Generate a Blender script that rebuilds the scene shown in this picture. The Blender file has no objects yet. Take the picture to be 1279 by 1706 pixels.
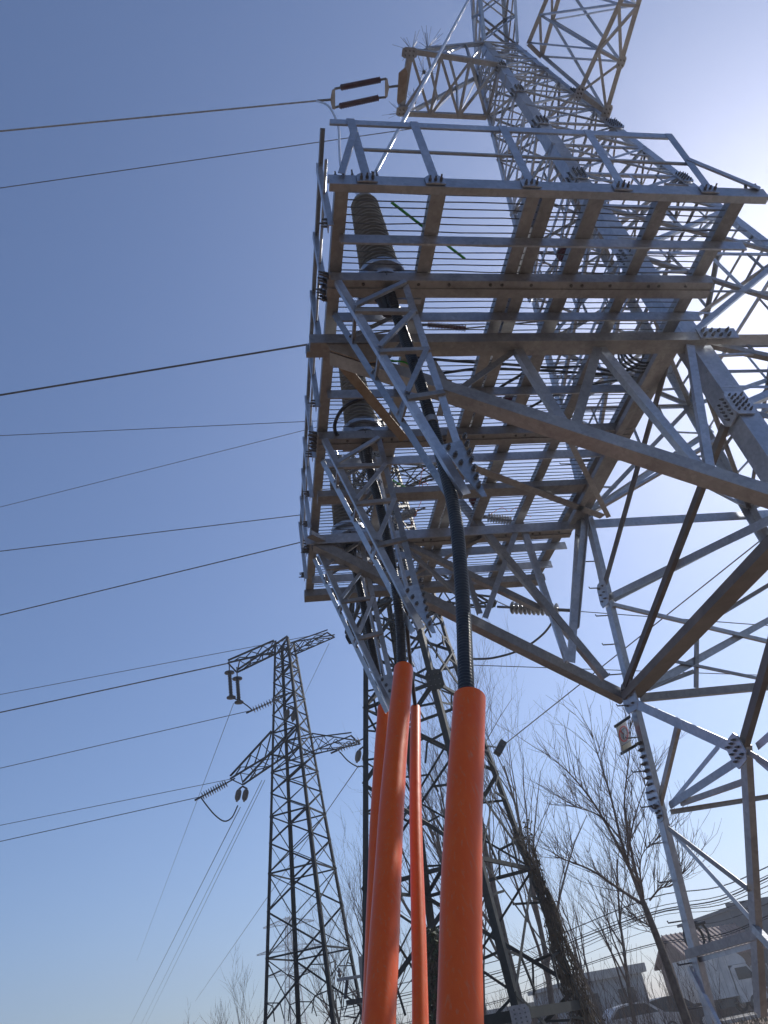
import bpy, math, random
import numpy as np
from mathutils import Vector, Matrix
random.seed(7)
SC = bpy.context.scene
COL = SC.collection
CZ = 1.6                                   # eye height: everything below is measured from eye level
HAZE = 0.0016
SUN_EL, SUN_AZ = math.radians(39.5), math.radians(53.0)

# ------------------------------------------------------------------ camera
FPX = 1250.0
PC = np.array([639.5, 853.0])
def nrm(v):
    v = np.array(v, float); return v / np.linalg.norm(v)
_Y = nrm((452 - PC[0], 1780 - PC[1], FPX))
_X = np.array((7400 - PC[0], 500 - PC[1], FPX)); _X = nrm(_X - _Y * _X.dot(_Y))
_Z = np.cross(_X, _Y)
RW = np.array([_X, _Y, _Z])                # camera (right, down, forward) -> world
cam = bpy.data.cameras.new('camera'); camo = bpy.data.objects.new('camera', cam); COL.objects.link(camo)
cam.sensor_fit = 'VERTICAL'; cam.sensor_height = 36; cam.lens = FPX / 1706 * 36
cam.clip_start = 0.05; cam.clip_end = 6000
r_, u_, b_ = RW @ np.array([1, 0, 0]), RW @ np.array([0, -1, 0]), RW @ np.array([0, 0, -1])
camo.matrix_world = Matrix(((r_[0], u_[0], b_[0], 0), (r_[1], u_[1], b_[1], 0), (r_[2], u_[2], b_[2], CZ), (0, 0, 0, 1)))
SC.camera = camo

# ------------------------------------------------------------------ sky, sun, exposure
W = bpy.data.worlds.new('World'); SC.world = W; W.use_nodes = True
nt = W.node_tree; bg = nt.nodes['Background']
sky = nt.nodes.new('ShaderNodeTexSky'); sky.sky_type = 'NISHITA'; sky.sun_disc = False
sky.sun_elevation = SUN_EL; sky.sun_rotation = SUN_AZ
sky.air_density = 1.0; sky.dust_density = 0.6; sky.ozone_density = 6.0; sky.altitude = 50
tn = nt.nodes.new('ShaderNodeMix'); tn.data_type = 'RGBA'; tn.blend_type = 'MULTIPLY'; tn.inputs[0].default_value = 1; tn.inputs[7].default_value = (.975, .955, 1.005, 1)
nt.links.new(sky.outputs[0], tn.inputs[6]); 
av = nt.nodes.new('ShaderNodeMix'); av.data_type = 'RGBA'; av.inputs[0].default_value = .10; av.inputs[7].default_value = (2.0, 2.75, 4.6, 1)   # an even thin veil over the whole sky
nt.links.new(tn.outputs[2], av.inputs[6]); nt.links.new(av.outputs[2], bg.inputs[0]); bg.inputs[1].default_value = 0.112
sl = bpy.data.lights.new('sun', 'SUN'); sl.energy = 4.2; sl.angle = math.radians(0.6); sl.color = (1, .95, .87)
so = bpy.data.objects.new('sun', sl); COL.objects.link(so)
sd = Vector((math.sin(SUN_AZ) * math.cos(SUN_EL), math.cos(SUN_AZ) * math.cos(SUN_EL), math.sin(SUN_EL)))
so.rotation_euler = (-sd).to_track_quat('-Z', 'Y').to_euler(); so.location = (30, 20, 40)
SC.view_settings.view_transform = 'Standard'; SC.view_settings.look = 'None'
SC.view_settings.exposure = 0.1; SC.view_settings.gamma = 1

# ------------------------------------------------------------------ pixel rays to real planes
def ray(px, py): return nrm(RW @ np.array([px - PC[0], py - PC[1], FPX]))
def onz(px, py, h): d = ray(px, py); return d * (h / d[2])
def ony(px, py, y): d = ray(px, py); return d * (y / d[1])
def onx(px, py, x): d = ray(px, py); return d * (x / d[0])
def onp(px, py, p0, n): d = ray(px, py); return d * (np.dot(p0, n) / np.dot(d, n))
def ond(px, py, h): d = ray(px, py); return d * (h / math.hypot(d[0], d[1]))
def proj(p): c = RW.T @ np.array(p, float); return PC + FPX * c[:2] / c[2]

# ------------------------------------------------------------------ materials
def mat(name, c1, c2=None, rough=.5, metal=0., scale=6., bump=0., bscale=60., detail=6., stops=(.35, .65), spec=None, streak=None, dust=None):
    m = bpy.data.materials.new(name); m.use_nodes = True
    t = m.node_tree; N = t.nodes; L = t.links; p = N['Principled BSDF']
    p.inputs['Roughness'].default_value = rough; p.inputs['Metallic'].default_value = metal
    if spec is not None: p.inputs['Specular IOR Level'].default_value = spec
    tc = N.new('ShaderNodeTexCoord'); src = tc.outputs['Object']
    if streak:
        mp = N.new('ShaderNodeMapping'); mp.inputs['Scale'].default_value = streak; L.new(src, mp.inputs[0]); src = mp.outputs[0]
    if c2 is None: p.inputs['Base Color'].default_value = (*c1, 1)
    else:
        n = N.new('ShaderNodeTexNoise'); n.inputs['Scale'].default_value = scale; n.inputs['Detail'].default_value = detail
        n.inputs['Roughness'].default_value = .65
        L.new(src, n.inputs['Vector'])
        r = N.new('ShaderNodeValToRGB'); r.color_ramp.elements[0].position, r.color_ramp.elements[1].position = stops
        r.color_ramp.elements[0].color = (*c1, 1); r.color_ramp.elements[1].color = (*c2, 1)
        L.new(n.outputs['Fac'], r.inputs[0]); L.new(r.outputs[0], p.inputs['Base Color'])
        mr = N.new('ShaderNodeMapRange'); mr.inputs['To Min'].default_value = rough - .12; mr.inputs['To Max'].default_value = rough + .12
        L.new(n.outputs['Fac'], mr.inputs[0]); L.new(mr.outputs[0], p.inputs['Roughness'])
    if dust:
        n3 = N.new('ShaderNodeTexNoise'); n3.inputs['Scale'].default_value = 9; n3.inputs['Detail'].default_value = 8; mp3 = N.new('ShaderNodeMapping'); mp3.inputs['Scale'].default_value = (7, 7, .8)
        L.new(tc.outputs['Object'], mp3.inputs[0]); L.new(mp3.outputs[0], n3.inputs['Vector'])
        r3 = N.new('ShaderNodeMapRange'); r3.inputs['From Min'].default_value = .56; r3.inputs['From Max'].default_value = .78; r3.inputs['To Max'].default_value = .45; L.new(n3.outputs['Fac'], r3.inputs[0])
        m3 = N.new('ShaderNodeMix'); m3.data_type = 'RGBA'; src3 = p.inputs['Base Color'].links[0].from_socket
        L.new(r3.outputs[0], m3.inputs[0]); L.new(src3, m3.inputs[6]); m3.inputs[7].default_value = (*dust, 1); L.new(m3.outputs[2], p.inputs['Base Color'])
    if bump:
        n2 = N.new('ShaderNodeTexNoise'); n2.inputs['Scale'].default_value = bscale; n2.inputs['Detail'].default_value = 5
        L.new(tc.outputs['Object'], n2.inputs['Vector'])
        bm = N.new('ShaderNodeBump'); bm.inputs['Strength'].default_value = bump; bm.inputs['Distance'].default_value = .02
        L.new(n2.outputs['Fac'], bm.inputs['Height']); L.new(bm.outputs[0], p.inputs['Normal'])
    return m
M = dict(
    galv=mat('galvanized_steel', (.40, .43, .48), (.53, .55, .59), .36, .72, 3, .05, 40),
    galv2=mat('weathered_galvanized', (.29, .29, .295), (.41, .41, .41), .44, .5, 3, .08, 30),
    shaded=mat('shaded_brown_steel', (.13, .115, .105), (.20, .18, .165), .5, .35, 3),  # same tower steel, with the brown shade of undersides put into the colour
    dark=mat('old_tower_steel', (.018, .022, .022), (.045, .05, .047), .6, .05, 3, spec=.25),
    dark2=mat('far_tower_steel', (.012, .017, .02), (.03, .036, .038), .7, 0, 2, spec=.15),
    bolt=mat('bolt_steel', (.10, .10, .10), (.2, .2, .2), .45, .6, 30),
    orange=mat('orange_plastic', (.92, .112, .008), (.97, .142, .011), .38, 0, 2.6, .10, 6, spec=.35, stops=(.3, .7), streak=(5, 5, .6), dust=(.62, .30, .16)),
    cable=mat('black_cable', (.012, .013, .015), (.03, .031, .033), .34, 0, 8),
    band=mat('cable_band', (.25, .25, .26), (.4, .4, .41), .4, .5, 10),
    porc=mat('grey_porcelain', (.16, .15, .125), (.26, .24, .205), .38, 0, 5),
    red=mat('dark_red_rubber', (.07, .014, .014), (.13, .026, .024), .4, 0, 8),
    disc=mat('glazed_disc', (.13, .125, .115), (.25, .24, .22), .3, 0, 9),
    alu=mat('aluminium', (.62, .62, .62), (.78, .78, .77), .32, .7, 8),
    wire=mat('conductor', (.10, .10, .10), (.2, .2, .2), .5, .5, 5),
    green=mat('green_rod', (.03, .30, .04), (.05, .42, .06), .4, 0, 6),
    rust=mat('rusted_plate', (.25, .19, .135), (.36, .29, .22), .7, .1, 9, .15, 50),
    bark=mat('bark', (.075, .06, .05), (.17, .145, .12), .9, 0, 6, .4, 25),
    twig=mat('twigs', (.10, .078, .066), (.19, .15, .125), .9, 0, 2),
    vine=mat('dry_vine', (.06, .045, .03), (.15, .115, .075), .9, 0, 7),
    leafd=mat('dry_leaf', (.07, .055, .025), (.16, .12, .06), .8, 0, 12),
    evergreen=mat('dark_leaf', (.03, .045, .018), (.06, .08, .03), .7, 0, 9),
    earth=mat('earth', (.14, .095, .062), (.24, .17, .112), .95, 0, .35, .6, 3, 9),
    asphalt=mat('asphalt', (.13, .125, .12), (.22, .215, .20), .9, 0, 1.2, .3, 40),
    concrete=mat('concrete', (.34, .33, .31), (.5, .49, .46), .85, 0, 1.2, .2, 30),
    wallw=mat('white_render', (.30, .31, .32), (.46, .46, .45), .85, 0, .8, .1, 20),
    walld=mat('slate_cladding', (.025, .04, .065), (.045, .065, .10), .6, 0, 1.5),
    brick=mat('brick_wall', (.15, .105, .085), (.23, .165, .135), .9, 0, 6, .2, 20),
    tile=mat('roof_tile', (.16, .10, .09), (.27, .18, .16), .75, 0, 5),
    glass=mat('window_glass', (.02, .025, .03), (.04, .05, .06), .12, 0, 2),
    signw=mat('sign_plate', (.40, .40, .40), (.52, .52, .51), .55, 0, 14),
    whitep=mat('white_paint', (.40, .41, .42), (.62, .62, .61), .5, 0, 1.3),
    silver=mat('silver_paint', (.42, .43, .45), (.5, .51, .53), .3, .4, 2),
    blackp=mat('black_paint', (.02, .02, .022), (.04, .04, .045), .35, 0, 3),
    tyre=mat('rubber', (.015, .015, .015), (.03, .03, .03), .8, 0, 10),
    redp=mat('sign_red', (.45, .03, .03), (.55, .05, .04), .5, 0, 10),
    yellowp=mat('sign_strip', (.42, .36, .2), (.5, .44, .26), .5, 0, 10),
    wood=mat('pole_concrete', (.26, .25, .23), (.38, .37, .34), .85, 0, 3),
)
# galvanised steel: add the mottled spangle with a voronoi
for k in ('galv', 'galv2'):
    t = M[k].node_tree; p = t.nodes['Principled BSDF']; link = p.inputs['Base Color'].links[0]; srcs = link.from_socket
    v = t.nodes.new('ShaderNodeTexVoronoi'); v.inputs['Scale'].default_value = 26
    tc = t.nodes.new('ShaderNodeTexCoord'); t.links.new(tc.outputs['Object'], v.inputs['Vector'])
    mx = t.nodes.new('ShaderNodeMix'); mx.data_type = 'RGBA'; mx.blend_type = 'MULTIPLY'; mx.inputs[0].default_value = .25
    bw = t.nodes.new('ShaderNodeRGBToBW'); t.links.new(v.outputs['Color'], bw.inputs[0])
    ad = t.nodes.new('ShaderNodeMath'); ad.operation = 'ADD'; ad.inputs[1].default_value = .45; t.links.new(bw.outputs[0], ad.inputs[0])
    oi = t.nodes.new('ShaderNodeObjectInfo'); rv = t.nodes.new('ShaderNodeMapRange'); rv.inputs['To Min'].default_value = .74; rv.inputs['To Max'].default_value = 1.12
    t.links.new(oi.outputs['Random'], rv.inputs[0]); pv = t.nodes.new('ShaderNodeMix'); pv.data_type = 'RGBA'; pv.blend_type = 'MULTIPLY'; pv.inputs[0].default_value = 1
    t.links.new(srcs, pv.inputs[6]); t.links.new(rv.outputs[0], pv.inputs[7]); srcs = pv.outputs[2]
    t.links.new(srcs, mx.inputs[6]); t.links.new(ad.outputs[0], mx.inputs[7]); t.links.new(mx.outputs[2], p.inputs['Base Color'])

# ------------------------------------------------------------------ mesh collecting
ROOT = {}
jb = random.Random(77)
class MB:
    def __init__(s): s.v = []; s.f = []; s.m = []; s.cur = 0
    def add(s, vs, fs):
        o = len(s.v); s.v += [tuple(map(float, x)) for x in vs]; s.f += [tuple(i + o for i in f) for f in fs]; s.m += [s.cur] * len(fs)
    def prism(s, p, q, prof, u, v):
        p, q, u, v = map(lambda a: np.array(a, float), (p, q, u, v)); n = len(prof)
        vs = [p + u * a + v * b for a, b in prof] + [q + u * a + v * b for a, b in prof]
        s.add(vs, [tuple(range(n))[::-1], tuple(range(n, 2 * n))] + [(i, (i + 1) % n, n + (i + 1) % n, n + i) for i in range(n)])
    def frame(s, p, q, n):
        d = nrm(np.array(q, float) - np.array(p, float)); n = np.array(n, float); n = n - d * n.dot(d)
        if np.linalg.norm(n) < 1e-4: n = np.cross(d, (1, 0, .3))
        n = nrm(n); return d, np.cross(n, d), n
    def ang(s, p, q, w, n=(0, 0, 1), t=None, flip=1):        # L section: flange lying in the face, flange standing off along -n
        d, u, n = s.frame(p, q, n); t = t or max(.1 * w, .006); u = u * flip
        h = w / 2
        s.prism(p, q, [(-h, 0), (h, 0), (h, -t), (-h + t, -t), (-h + t, -w * .7), (-h, -w * .7)], u, n)
    def box(s, p, q, w, h, n=(0, 0, 1)):                       # w across, h along n, p-q is the centre line
        d, u, n = s.frame(p, q, n)
        s.prism(p, q, [(-w / 2, -h / 2), (w / 2, -h / 2), (w / 2, h / 2), (-w / 2, h / 2)], u, n)
    def chan(s, p, q, w, h, n=(0, 0, 1), t=.01):               # U section, web outward along n
        d, u, n = s.frame(p, q, n)
        a = w / 2
        s.prism(p, q, [(-a, 0), (a, 0), (a, -h), (a - t, -h), (a - t, -t), (-a + t, -t), (-a + t, -h), (-a, -h)], u, n)
    def cube(s, c, sx, sy, sz):
        c = np.array(c, float); s.box(c - (0, 0, sz / 2), c + (0, 0, sz / 2), sx, sy, (0, 1, 0))
    def tube(s, pts, r, n=8, cap=True):
        pts = [np.array(p, float) for p in pts]; k = len(pts)
        rs = r if hasattr(r, '__len__') else [r] * k
        d0 = nrm(pts[1] - pts[0]); a = np.array((0, 0, 1.)) if abs(d0[2]) < .9 else np.array((1., 0, 0))
        u = nrm(np.cross(d0, a)); vs = []; fs = []
        for i in range(k):
            d = nrm(pts[min(i + 1, k - 1)] - pts[max(i - 1, 0)]); u = u - d * u.dot(d); u = nrm(u); w = np.cross(d, u)
            for j in range(n):
                A = 2 * math.pi * j / n; vs.append(pts[i] + (u * math.cos(A) + w * math.sin(A)) * rs[i])
        for i in range(k - 1):
            for j in range(n):
                b = (j + 1) % n; fs.append((i * n + j, i * n + b, (i + 1) * n + b, (i + 1) * n + j))
        if cap: fs += [tuple(range(n))[::-1], tuple(range((k - 1) * n, k * n))]
        s.add(vs, fs)
    def lathe(s, p, q, prof, n=16):                            # prof: (distance along p->q as fraction, radius)
        p, q = np.array(p, float), np.array(q, float)
        s_ = [p + (q - p) * a for a, r in prof]; d, u, w = s.frame(p, q, (.31, .2, .9)); vs = []; fs = []; k = len(prof)
        for c, (a, r) in zip(s_, prof):
            for j in range(n):
                A = 2 * math.pi * j / n; vs.append(c + (u * math.cos(A) + w * math.sin(A)) * max(r, 1e-4))
        for i in range(k - 1):
            for j in range(n):
                b = (j + 1) % n; fs.append((i * n + j, i * n + b, (i + 1) * n + b, (i + 1) * n + j))
        fs += [tuple(range(n))[::-1], tuple(range((k - 1) * n, k * n))]
        s.add(vs, fs)
    def plate(s, poly, n, t):
        n = nrm(n); k = len(poly); poly = [np.array(p, float) for p in poly]
        s.add([p + n * t / 2 for p in poly] + [p - n * t / 2 for p in poly],
              [tuple(range(k)), tuple(range(k, 2 * k))[::-1]] + [(i, k + i, k + (i + 1) % k, (i + 1) % k) for i in range(k)])
    def bolt(s, c, n, r=.016, l=.03):
        c = np.array(c, float); n = nrm(n); l *= jb.uniform(.75, 1.3); s.cur = 1; s.lathe(c - n * .004, c + n * l, [(0, r), (.55, r), (.56, r * .6), (1, r * .6)], 6); s.cur = 0
    def build(s, name, m, parent=None, label=None, smooth=False, base=None):
        me = bpy.data.meshes.new(name)
        v = np.array(s.v, float) + (0, 0, CZ)
        if parent is not None: root = ROOT[parent.name]; org = np.array(root.location)
        else:
            if base is None: base = ((v[:, 0].min() + v[:, 0].max()) / 2, (v[:, 1].min() + v[:, 1].max()) / 2, v[:, 2].min())
            org = np.array(base)
        me.from_pydata([tuple(x) for x in (v - org)], [], s.f); me.update()
        if isinstance(m, (list, tuple)):
            for x in m: me.materials.append(x)
        else:
            me.materials.append(m)
            if any(s.m): me.materials.append(M['bolt']); me.polygons.foreach_set('material_index', s.m)
        if smooth:
            me.polygons.foreach_set('use_smooth', [True] * len(me.polygons)); me.set_sharp_from_angle(angle=math.radians(40))
        o = bpy.data.objects.new(name, me); COL.objects.link(o)
        if parent is not None: o.parent = parent; ROOT[o.name] = ROOT[parent.name]
        else: o.location = org; ROOT[o.name] = o
        if label: o['label'] = label
        return o
def tag(o, label, cat, group=None, kind=None):
    if label: o['label'] = label
    if cat: o['category'] = cat
    if group: o['group'] = group
    if kind: o['kind'] = kind
    return o
def thing(name, loc, label, cat, group=None):
    o = bpy.data.objects.new(name, None); COL.objects.link(o); o.empty_display_size = .3
    o.location = (loc[0], loc[1], loc[2] + CZ); ROOT[o.name] = o
    return tag(o, label, cat, group)
def one(name, m, mk, parent=None, smooth=False, label=None):     # one shape, one mesh
    b = MB(); mk(b); return b.build(name, m, parent, label, smooth)
def copy_tree(o, dz, parent=None):                              # copies a thing, its parts and sub-parts; dz moves the root
    c = o.copy(); COL.objects.link(c)
    if parent is None: c.location = Vector(o.location) + Vector(dz); ROOT[c.name] = c
    else: c.parent = parent; ROOT[c.name] = ROOT[parent.name]
    for ch in list(o.children): copy_tree(ch, dz, c)
    return c
jr = random.Random(3)
def jit(p, q, n, a=.012):
    k = np.array(nrm(n)) * jr.uniform(-a, a); return np.array(p, float) + k, np.array(q, float) + k
def lerp(a, b, t): return np.array(a, float) * (1 - t) + np.array(b, float) * t
G0 = -CZ

# ------------------------------------------------------------------ ground
def ground():
    b = MB(); n = 64; rad = [0, 4, 8, 14, 22, 34, 50, 80, 140, 300, 800, 2500]
    rr = random.Random(5); vs = [(0, 0, G0)]; fs = []
    for i, r in enumerate(rad[1:]):
        for j in range(n):
            a = 2 * math.pi * j / n; vs.append((r * math.cos(a), r * math.sin(a), G0 + (rr.uniform(-.05, .03) if r < 30 else 0)))
    for j in range(n): fs.append((0, 1 + j, 1 + (j + 1) % n))
    for i in range(len(rad) - 2):
        for j in range(n): fs.append((1 + i * n + j, 1 + (i + 1) * n + j, 1 + (i + 1) * n + (j + 1) % n, 1 + i * n + (j + 1) % n))
    b.add(vs, fs); o = b.build('ground', M['earth'], None, None, True, base=(0, 0, 0)); o['kind'] = 'structure'
ground()
def road():
    b = MB(); b.add([(-60, 43.5, G0 + .06), (120, 43.5, G0 + .06), (120, 50.5, G0 + .06), (-60, 50.5, G0 + .06)], [(0, 1, 2, 3)])
    o = b.build('road', M['asphalt']); o['kind'] = 'structure'
    b = MB(); b.box((-60, 43.2, G0 + .05), (120, 43.2, G0 + .05), .45, .24)
    o = b.build('kerb', M['concrete']); o['kind'] = 'structure'
road()

# ------------------------------------------------------------------ main lattice tower
def LEG(k, t):
    x0, x1, ya, yb = 5.05 + .047 * t, 7.85 - .154 * t + max(0, t - 5.5) * .045, 8.74 - .128 * t, 5.23 + .128 * t
    return np.array({'A': (x0, ya, 6 + t), 'B': (x0, yb, 6 + t), 'C': (x1, yb, 6 + t), 'D': (x1, ya, 6 + t)}[k])
TT = thing('lattice_tower', (6.5, 7, G0), 'tall pale galvanized lattice tower rising at right behind the wire-floored platform', 'lattice tower')
NOUT = {'AB': nrm((-1, 0, .05)), 'BC': nrm((0, -1, .13)), 'CD': nrm((1, 0, .15)), 'DA': nrm((0, 1, .13))}
CEN = {'A': (1, -1), 'B': (1, 1), 'C': (-1, 1), 'D': (-1, -1)}
for k, w in (('A', .145), ('B', .24), ('C', .18), ('D', .15)):
    b = MB()
    sx, sy = CEN[k]
    for t0, t1, ww in ((-7.6, 2.0, w), (2.0, 6.6, w * .86), (6.6, 11.2, w * .72)):
        p, q = LEG(k, t0), LEG(k, t1)
        th = .1 * ww
        b.prism(p, q, [(0, 0), (ww, 0), (ww, th), (th, th), (th, ww), (0, ww)] if sx * sy > 0 else [(0, 0), (0, ww), (th, ww), (th, th), (ww, th), (ww, 0)], (sx, 0, 0), (0, sy, 0))
    if k == 'A':
        b.cur = 1
        for i in range(22):
            p = LEG('A', -7 + i * .42); b.tube([p + (.02, 0.03, 0), p + (-.16, .02, 0), p + (-.165, .02, .025)], .009, 6)
        b.cur = 0
        for i in range(10):                                      # splice bolts standing off the leg below the sign
            p = LEG('A', -3.32 - i * .085); b.bolt(p + (.002, -.04, 0), (-1, 0, 0), .022, .06); b.bolt(p + (.002, -.09, 0), (-1, 0, 0), .016, .05)
    b.build('leg', M['galv'], TT)
braces = []                                                     # (p, q, width, normal, important)
def br(p, q, w, n, imp=1, m='galv'): braces.append((np.array(p, float), np.array(q, float), w, n, imp, m))
# west face, lower part, read off the photograph on the plane of the face
LP0, LPN = np.array((5.05, 7, 6.)), nrm((1, 0, -.047))
def lf(px, py): return onp(px, py, LP0, LPN)
nl = NOUT['AB']
def lfb(x0, y0, x1, y1, w, m='galv', off=0.):
    o_ = np.array(nl) * off; br(lf(x0, y0) + o_, lf(x1, y1) + o_, w, nl, 1, m)
A_, B_ = LEG('A', -2.74), LEG('B', -2.74)
lfb(1120, 580, 1003, 995, .10, 'shaded', .03)
lfb(1003, 1000, 1340, 838, .09, 'galv')
lfb(1045, 1142, 1212, 708, .085, 'shaded', .05)
EN = lf(1237, 1250)
lfb(1345, 862, 1236, 1246, .095, 'shaded', .02)
lfb(1048, 1166, 1235, 1250, .12, 'galv', .04)
lfb(1237, 1240, 1262, 1690, .105, 'galv2', .01)
J = lf(1104, 1352)
lfb(1125, 1200, 1092, 1340, .07, 'galv2', -.03)
lfb(1189, 1244, 1108, 1343, .055, 'galv', -.05)
lfb(1221, 1270, 1112, 1342, .085, 'galv', -.02)
lfb(1237, 1300, 1126, 1339, .06, 'galv2', -.06)
lfb(1118, 1380, 1250, 1480, .06, 'galv2', .03)
lfb(1107, 1378, 1255, 1543, .06, 'galv', -.03)
lfb(1143, 1590, 1260, 1556, .09, 'galv2', .02)
lfb(1143, 1604, 1260, 1572, .05, 'galv', -.05)
lfb(1150, 1612, 1225, 1760, .06, 'galv', .03)
lfb(1256, 1546, 1345, 1640, .08, 'galv', .02)
lfb(1257, 1244, 1330, 1180, .07, 'galv', -.02)
lfb(1255, 1262, 1335, 1330, .08, 'galv', -.04)
lfb(1252, 1252, 1335, 1302, .06, 'galv2', .04)
# far (north) face members seen below the platform
DP0, DPN = LEG('A', 0), nrm(np.cross(LEG('A', 3) - LEG('A', -3), LEG('D', 0) - LEG('A', 0)))
nd = NOUT['DA']
def dfb(x0, y0, x1, y1, w, m='galv', off=0.):
    o_ = nd * off; br(onp(x0, y0, DP0, DPN) + o_, onp(x1, y1, DP0, DPN) + o_, w, nd, 1, m)
dfb(1020, 1008, 1330, 1082, .075)
dfb(1080, 1147, 1340, 1000, .075, 'galv', .02)
dfb(1073, 1150, 1155, 1119, .06, 'galv2', -.02)
dfb(1114, 1100, 1300, 1138, .05)
dfb(1161, 1050, 1160, 1146, .07, 'galv2', .01)
dfb(1067, 1162, 1409, 1130, .12, 'galv2', .03)
dfb(1117, 1353, 1340, 1318, .06, 'galv2')
dfb(1005, 838, 1187, 716, .09, 'galv', .01)
dfb(1020, 1000, 1279, 868, .09, 'galv2', -.03)
dfb(1010, 1000, 940, 683, .05, 'galv2', .04)
dfb(1192, 1028, 1330, 945, .06, 'galv2', -.02)
dfb(955, 1048, 972, 868, .10, 'galv', -.04)
dfb(1060, 1150, 1300, 1020, .05, 'galv', .03)
# big sloping beam between the two strut nodes, with its pair of angles
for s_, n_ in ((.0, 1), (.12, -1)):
    br(A_ + (s_, 0, 0), B_ + (s_, 0, 0), .145, (0, 0, -1), 1, 'shaded')
# procedural panels
lev = [-7.6, -5.2, -2.74, -1.25, 0, 2.0, 3.35, 4.5, 5.6, 6.6, 7.4, 8.2, 9.0, 9.6, 10.2, 10.7, 11.2]
for face in ('AB', 'BC', 'CD', 'DA'):
    n = NOUT[face]; a, c = face
    for i in range(len(lev) - 1):
        t0, t1 = lev[i], lev[i + 1]
        if face in ('AB', 'DA') and t1 <= 0: continue
        w = .085 if t0 < 0 else (.07 if t0 < 4 else (.055 if t0 < 7 else .045))
        imp = 1 if (t0 >= 0 and face in ('AB', 'BC', 'DA') and t0 < 8.3) else 0
        br(LEG(a, t0), LEG(c, t1), w, n, imp); br(LEG(c, t0), LEG(a, t1), w, n, imp, 'galv2')
        br(LEG(a, t1), LEG(c, t1), w * .9, n, 0)
        if t1 - t0 > 1 and t0 >= -1.3:                              # redundant members
            m0 = (LEG(a, t0) + LEG(c, t0) + LEG(a, t1) + LEG(c, t1)) / 4
            tm = (t0 + t1) / 2
            br(LEG(a, tm), m0, w * .6, n, 0, 'galv2'); br(LEG(c, tm), m0, w * .6, n, 0, 'galv2')
            br(lerp(LEG(a, t0), m0, .5), LEG(a, lerp(t0, t1, .28)), w * .5, n, 0)
            br(lerp(LEG(c, t0), m0, .5), LEG(c, lerp(t0, t1, .28)), w * .5, n, 0)
for face in ('BC', 'CD', 'DA', 'AB'):                                  # fine redundant members in the taller panels
    n = NOUT[face]; a, c = face
    for t0, t1 in ((-2.74, -1.25), (-1.25, 0), (0, 2.0), (2.0, 3.35), (3.35, 4.5), (4.5, 5.6)):
        if face in ('AB', 'DA') and t1 <= 0: continue
        m0 = (LEG(a, t0) + LEG(c, t0) + LEG(a, t1) + LEG(c, t1)) / 4; hm = (LEG(a, t1) + LEG(c, t1)) / 2
        br(m0, hm, .038, n, 0); br(lerp(LEG(a, t1), m0, .5), lerp(LEG(a, t1), hm, .5), .034, n, 0, 'galv2'); br(lerp(LEG(c, t1), m0, .5), lerp(LEG(c, t1), hm, .5), .034, n, 0, 'galv2')
        br(lerp(LEG(a, t1), m0, .5), LEG(a, lerp(t0, t1, .72)), .034, n, 0); br(lerp(LEG(c, t1), m0, .5), LEG(c, lerp(t0, t1, .72)), .034, n, 0)
for t in (0, 2.0, 4.5, 6.6, 8.2, 9.6, 11.2):                         # plan bracing
    br(LEG('A', t), LEG('C', t), .06, (0, 0, -1), 0); br(LEG('B', t), LEG('D', t), .06, (0, 0, 1), 0, 'galv2')
# upper shaft above the neck
top4 = {k: LEG(k, 11.2) for k in 'ABCD'}
up = {'A': onz(779, -60, 19.6), 'B': onz(786, -110, 19.6), 'C': onz(852, -110, 19.6), 'D': onz(836, -60, 19.6)}
for k in 'ABCD': br(top4[k], up[k], .1, NOUT['AB'] if k in 'AB' else NOUT['CD'], 1)
for face in ('AB', 'BC', 'CD', 'DA'):
    a, c = face
    for i in range(4):
        f0, f1 = i / 4, (i + 1) / 4
        br(lerp(top4[a], up[a], f0), lerp(top4[c], up[c], f1), .05, NOUT[face], 0); br(lerp(top4[c], up[c], f0), lerp(top4[a], up[a], f1), .05, NOUT[face], 0, 'galv2')
big = [x for x in braces if x[4]]; small = [x for x in braces if not x[4]]
big = big[:96]
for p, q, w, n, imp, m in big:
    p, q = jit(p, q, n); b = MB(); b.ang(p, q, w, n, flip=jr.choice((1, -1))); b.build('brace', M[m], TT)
b1, b2 = MB(), MB()
for p, q, w, n, imp, m in small + [x for x in braces if x[4]][96:]:
    p, q = jit(p, q, n); (b1 if m == 'galv' else b2).ang(p, q, w, n, flip=jr.choice((1, -1)))
o = b1.build('secondary_bracing', M['galv'], TT); o['kind'] = 'stuff'
o = b2.build('secondary_bracing', M['galv2'], TT); o['kind'] = 'stuff'
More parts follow.
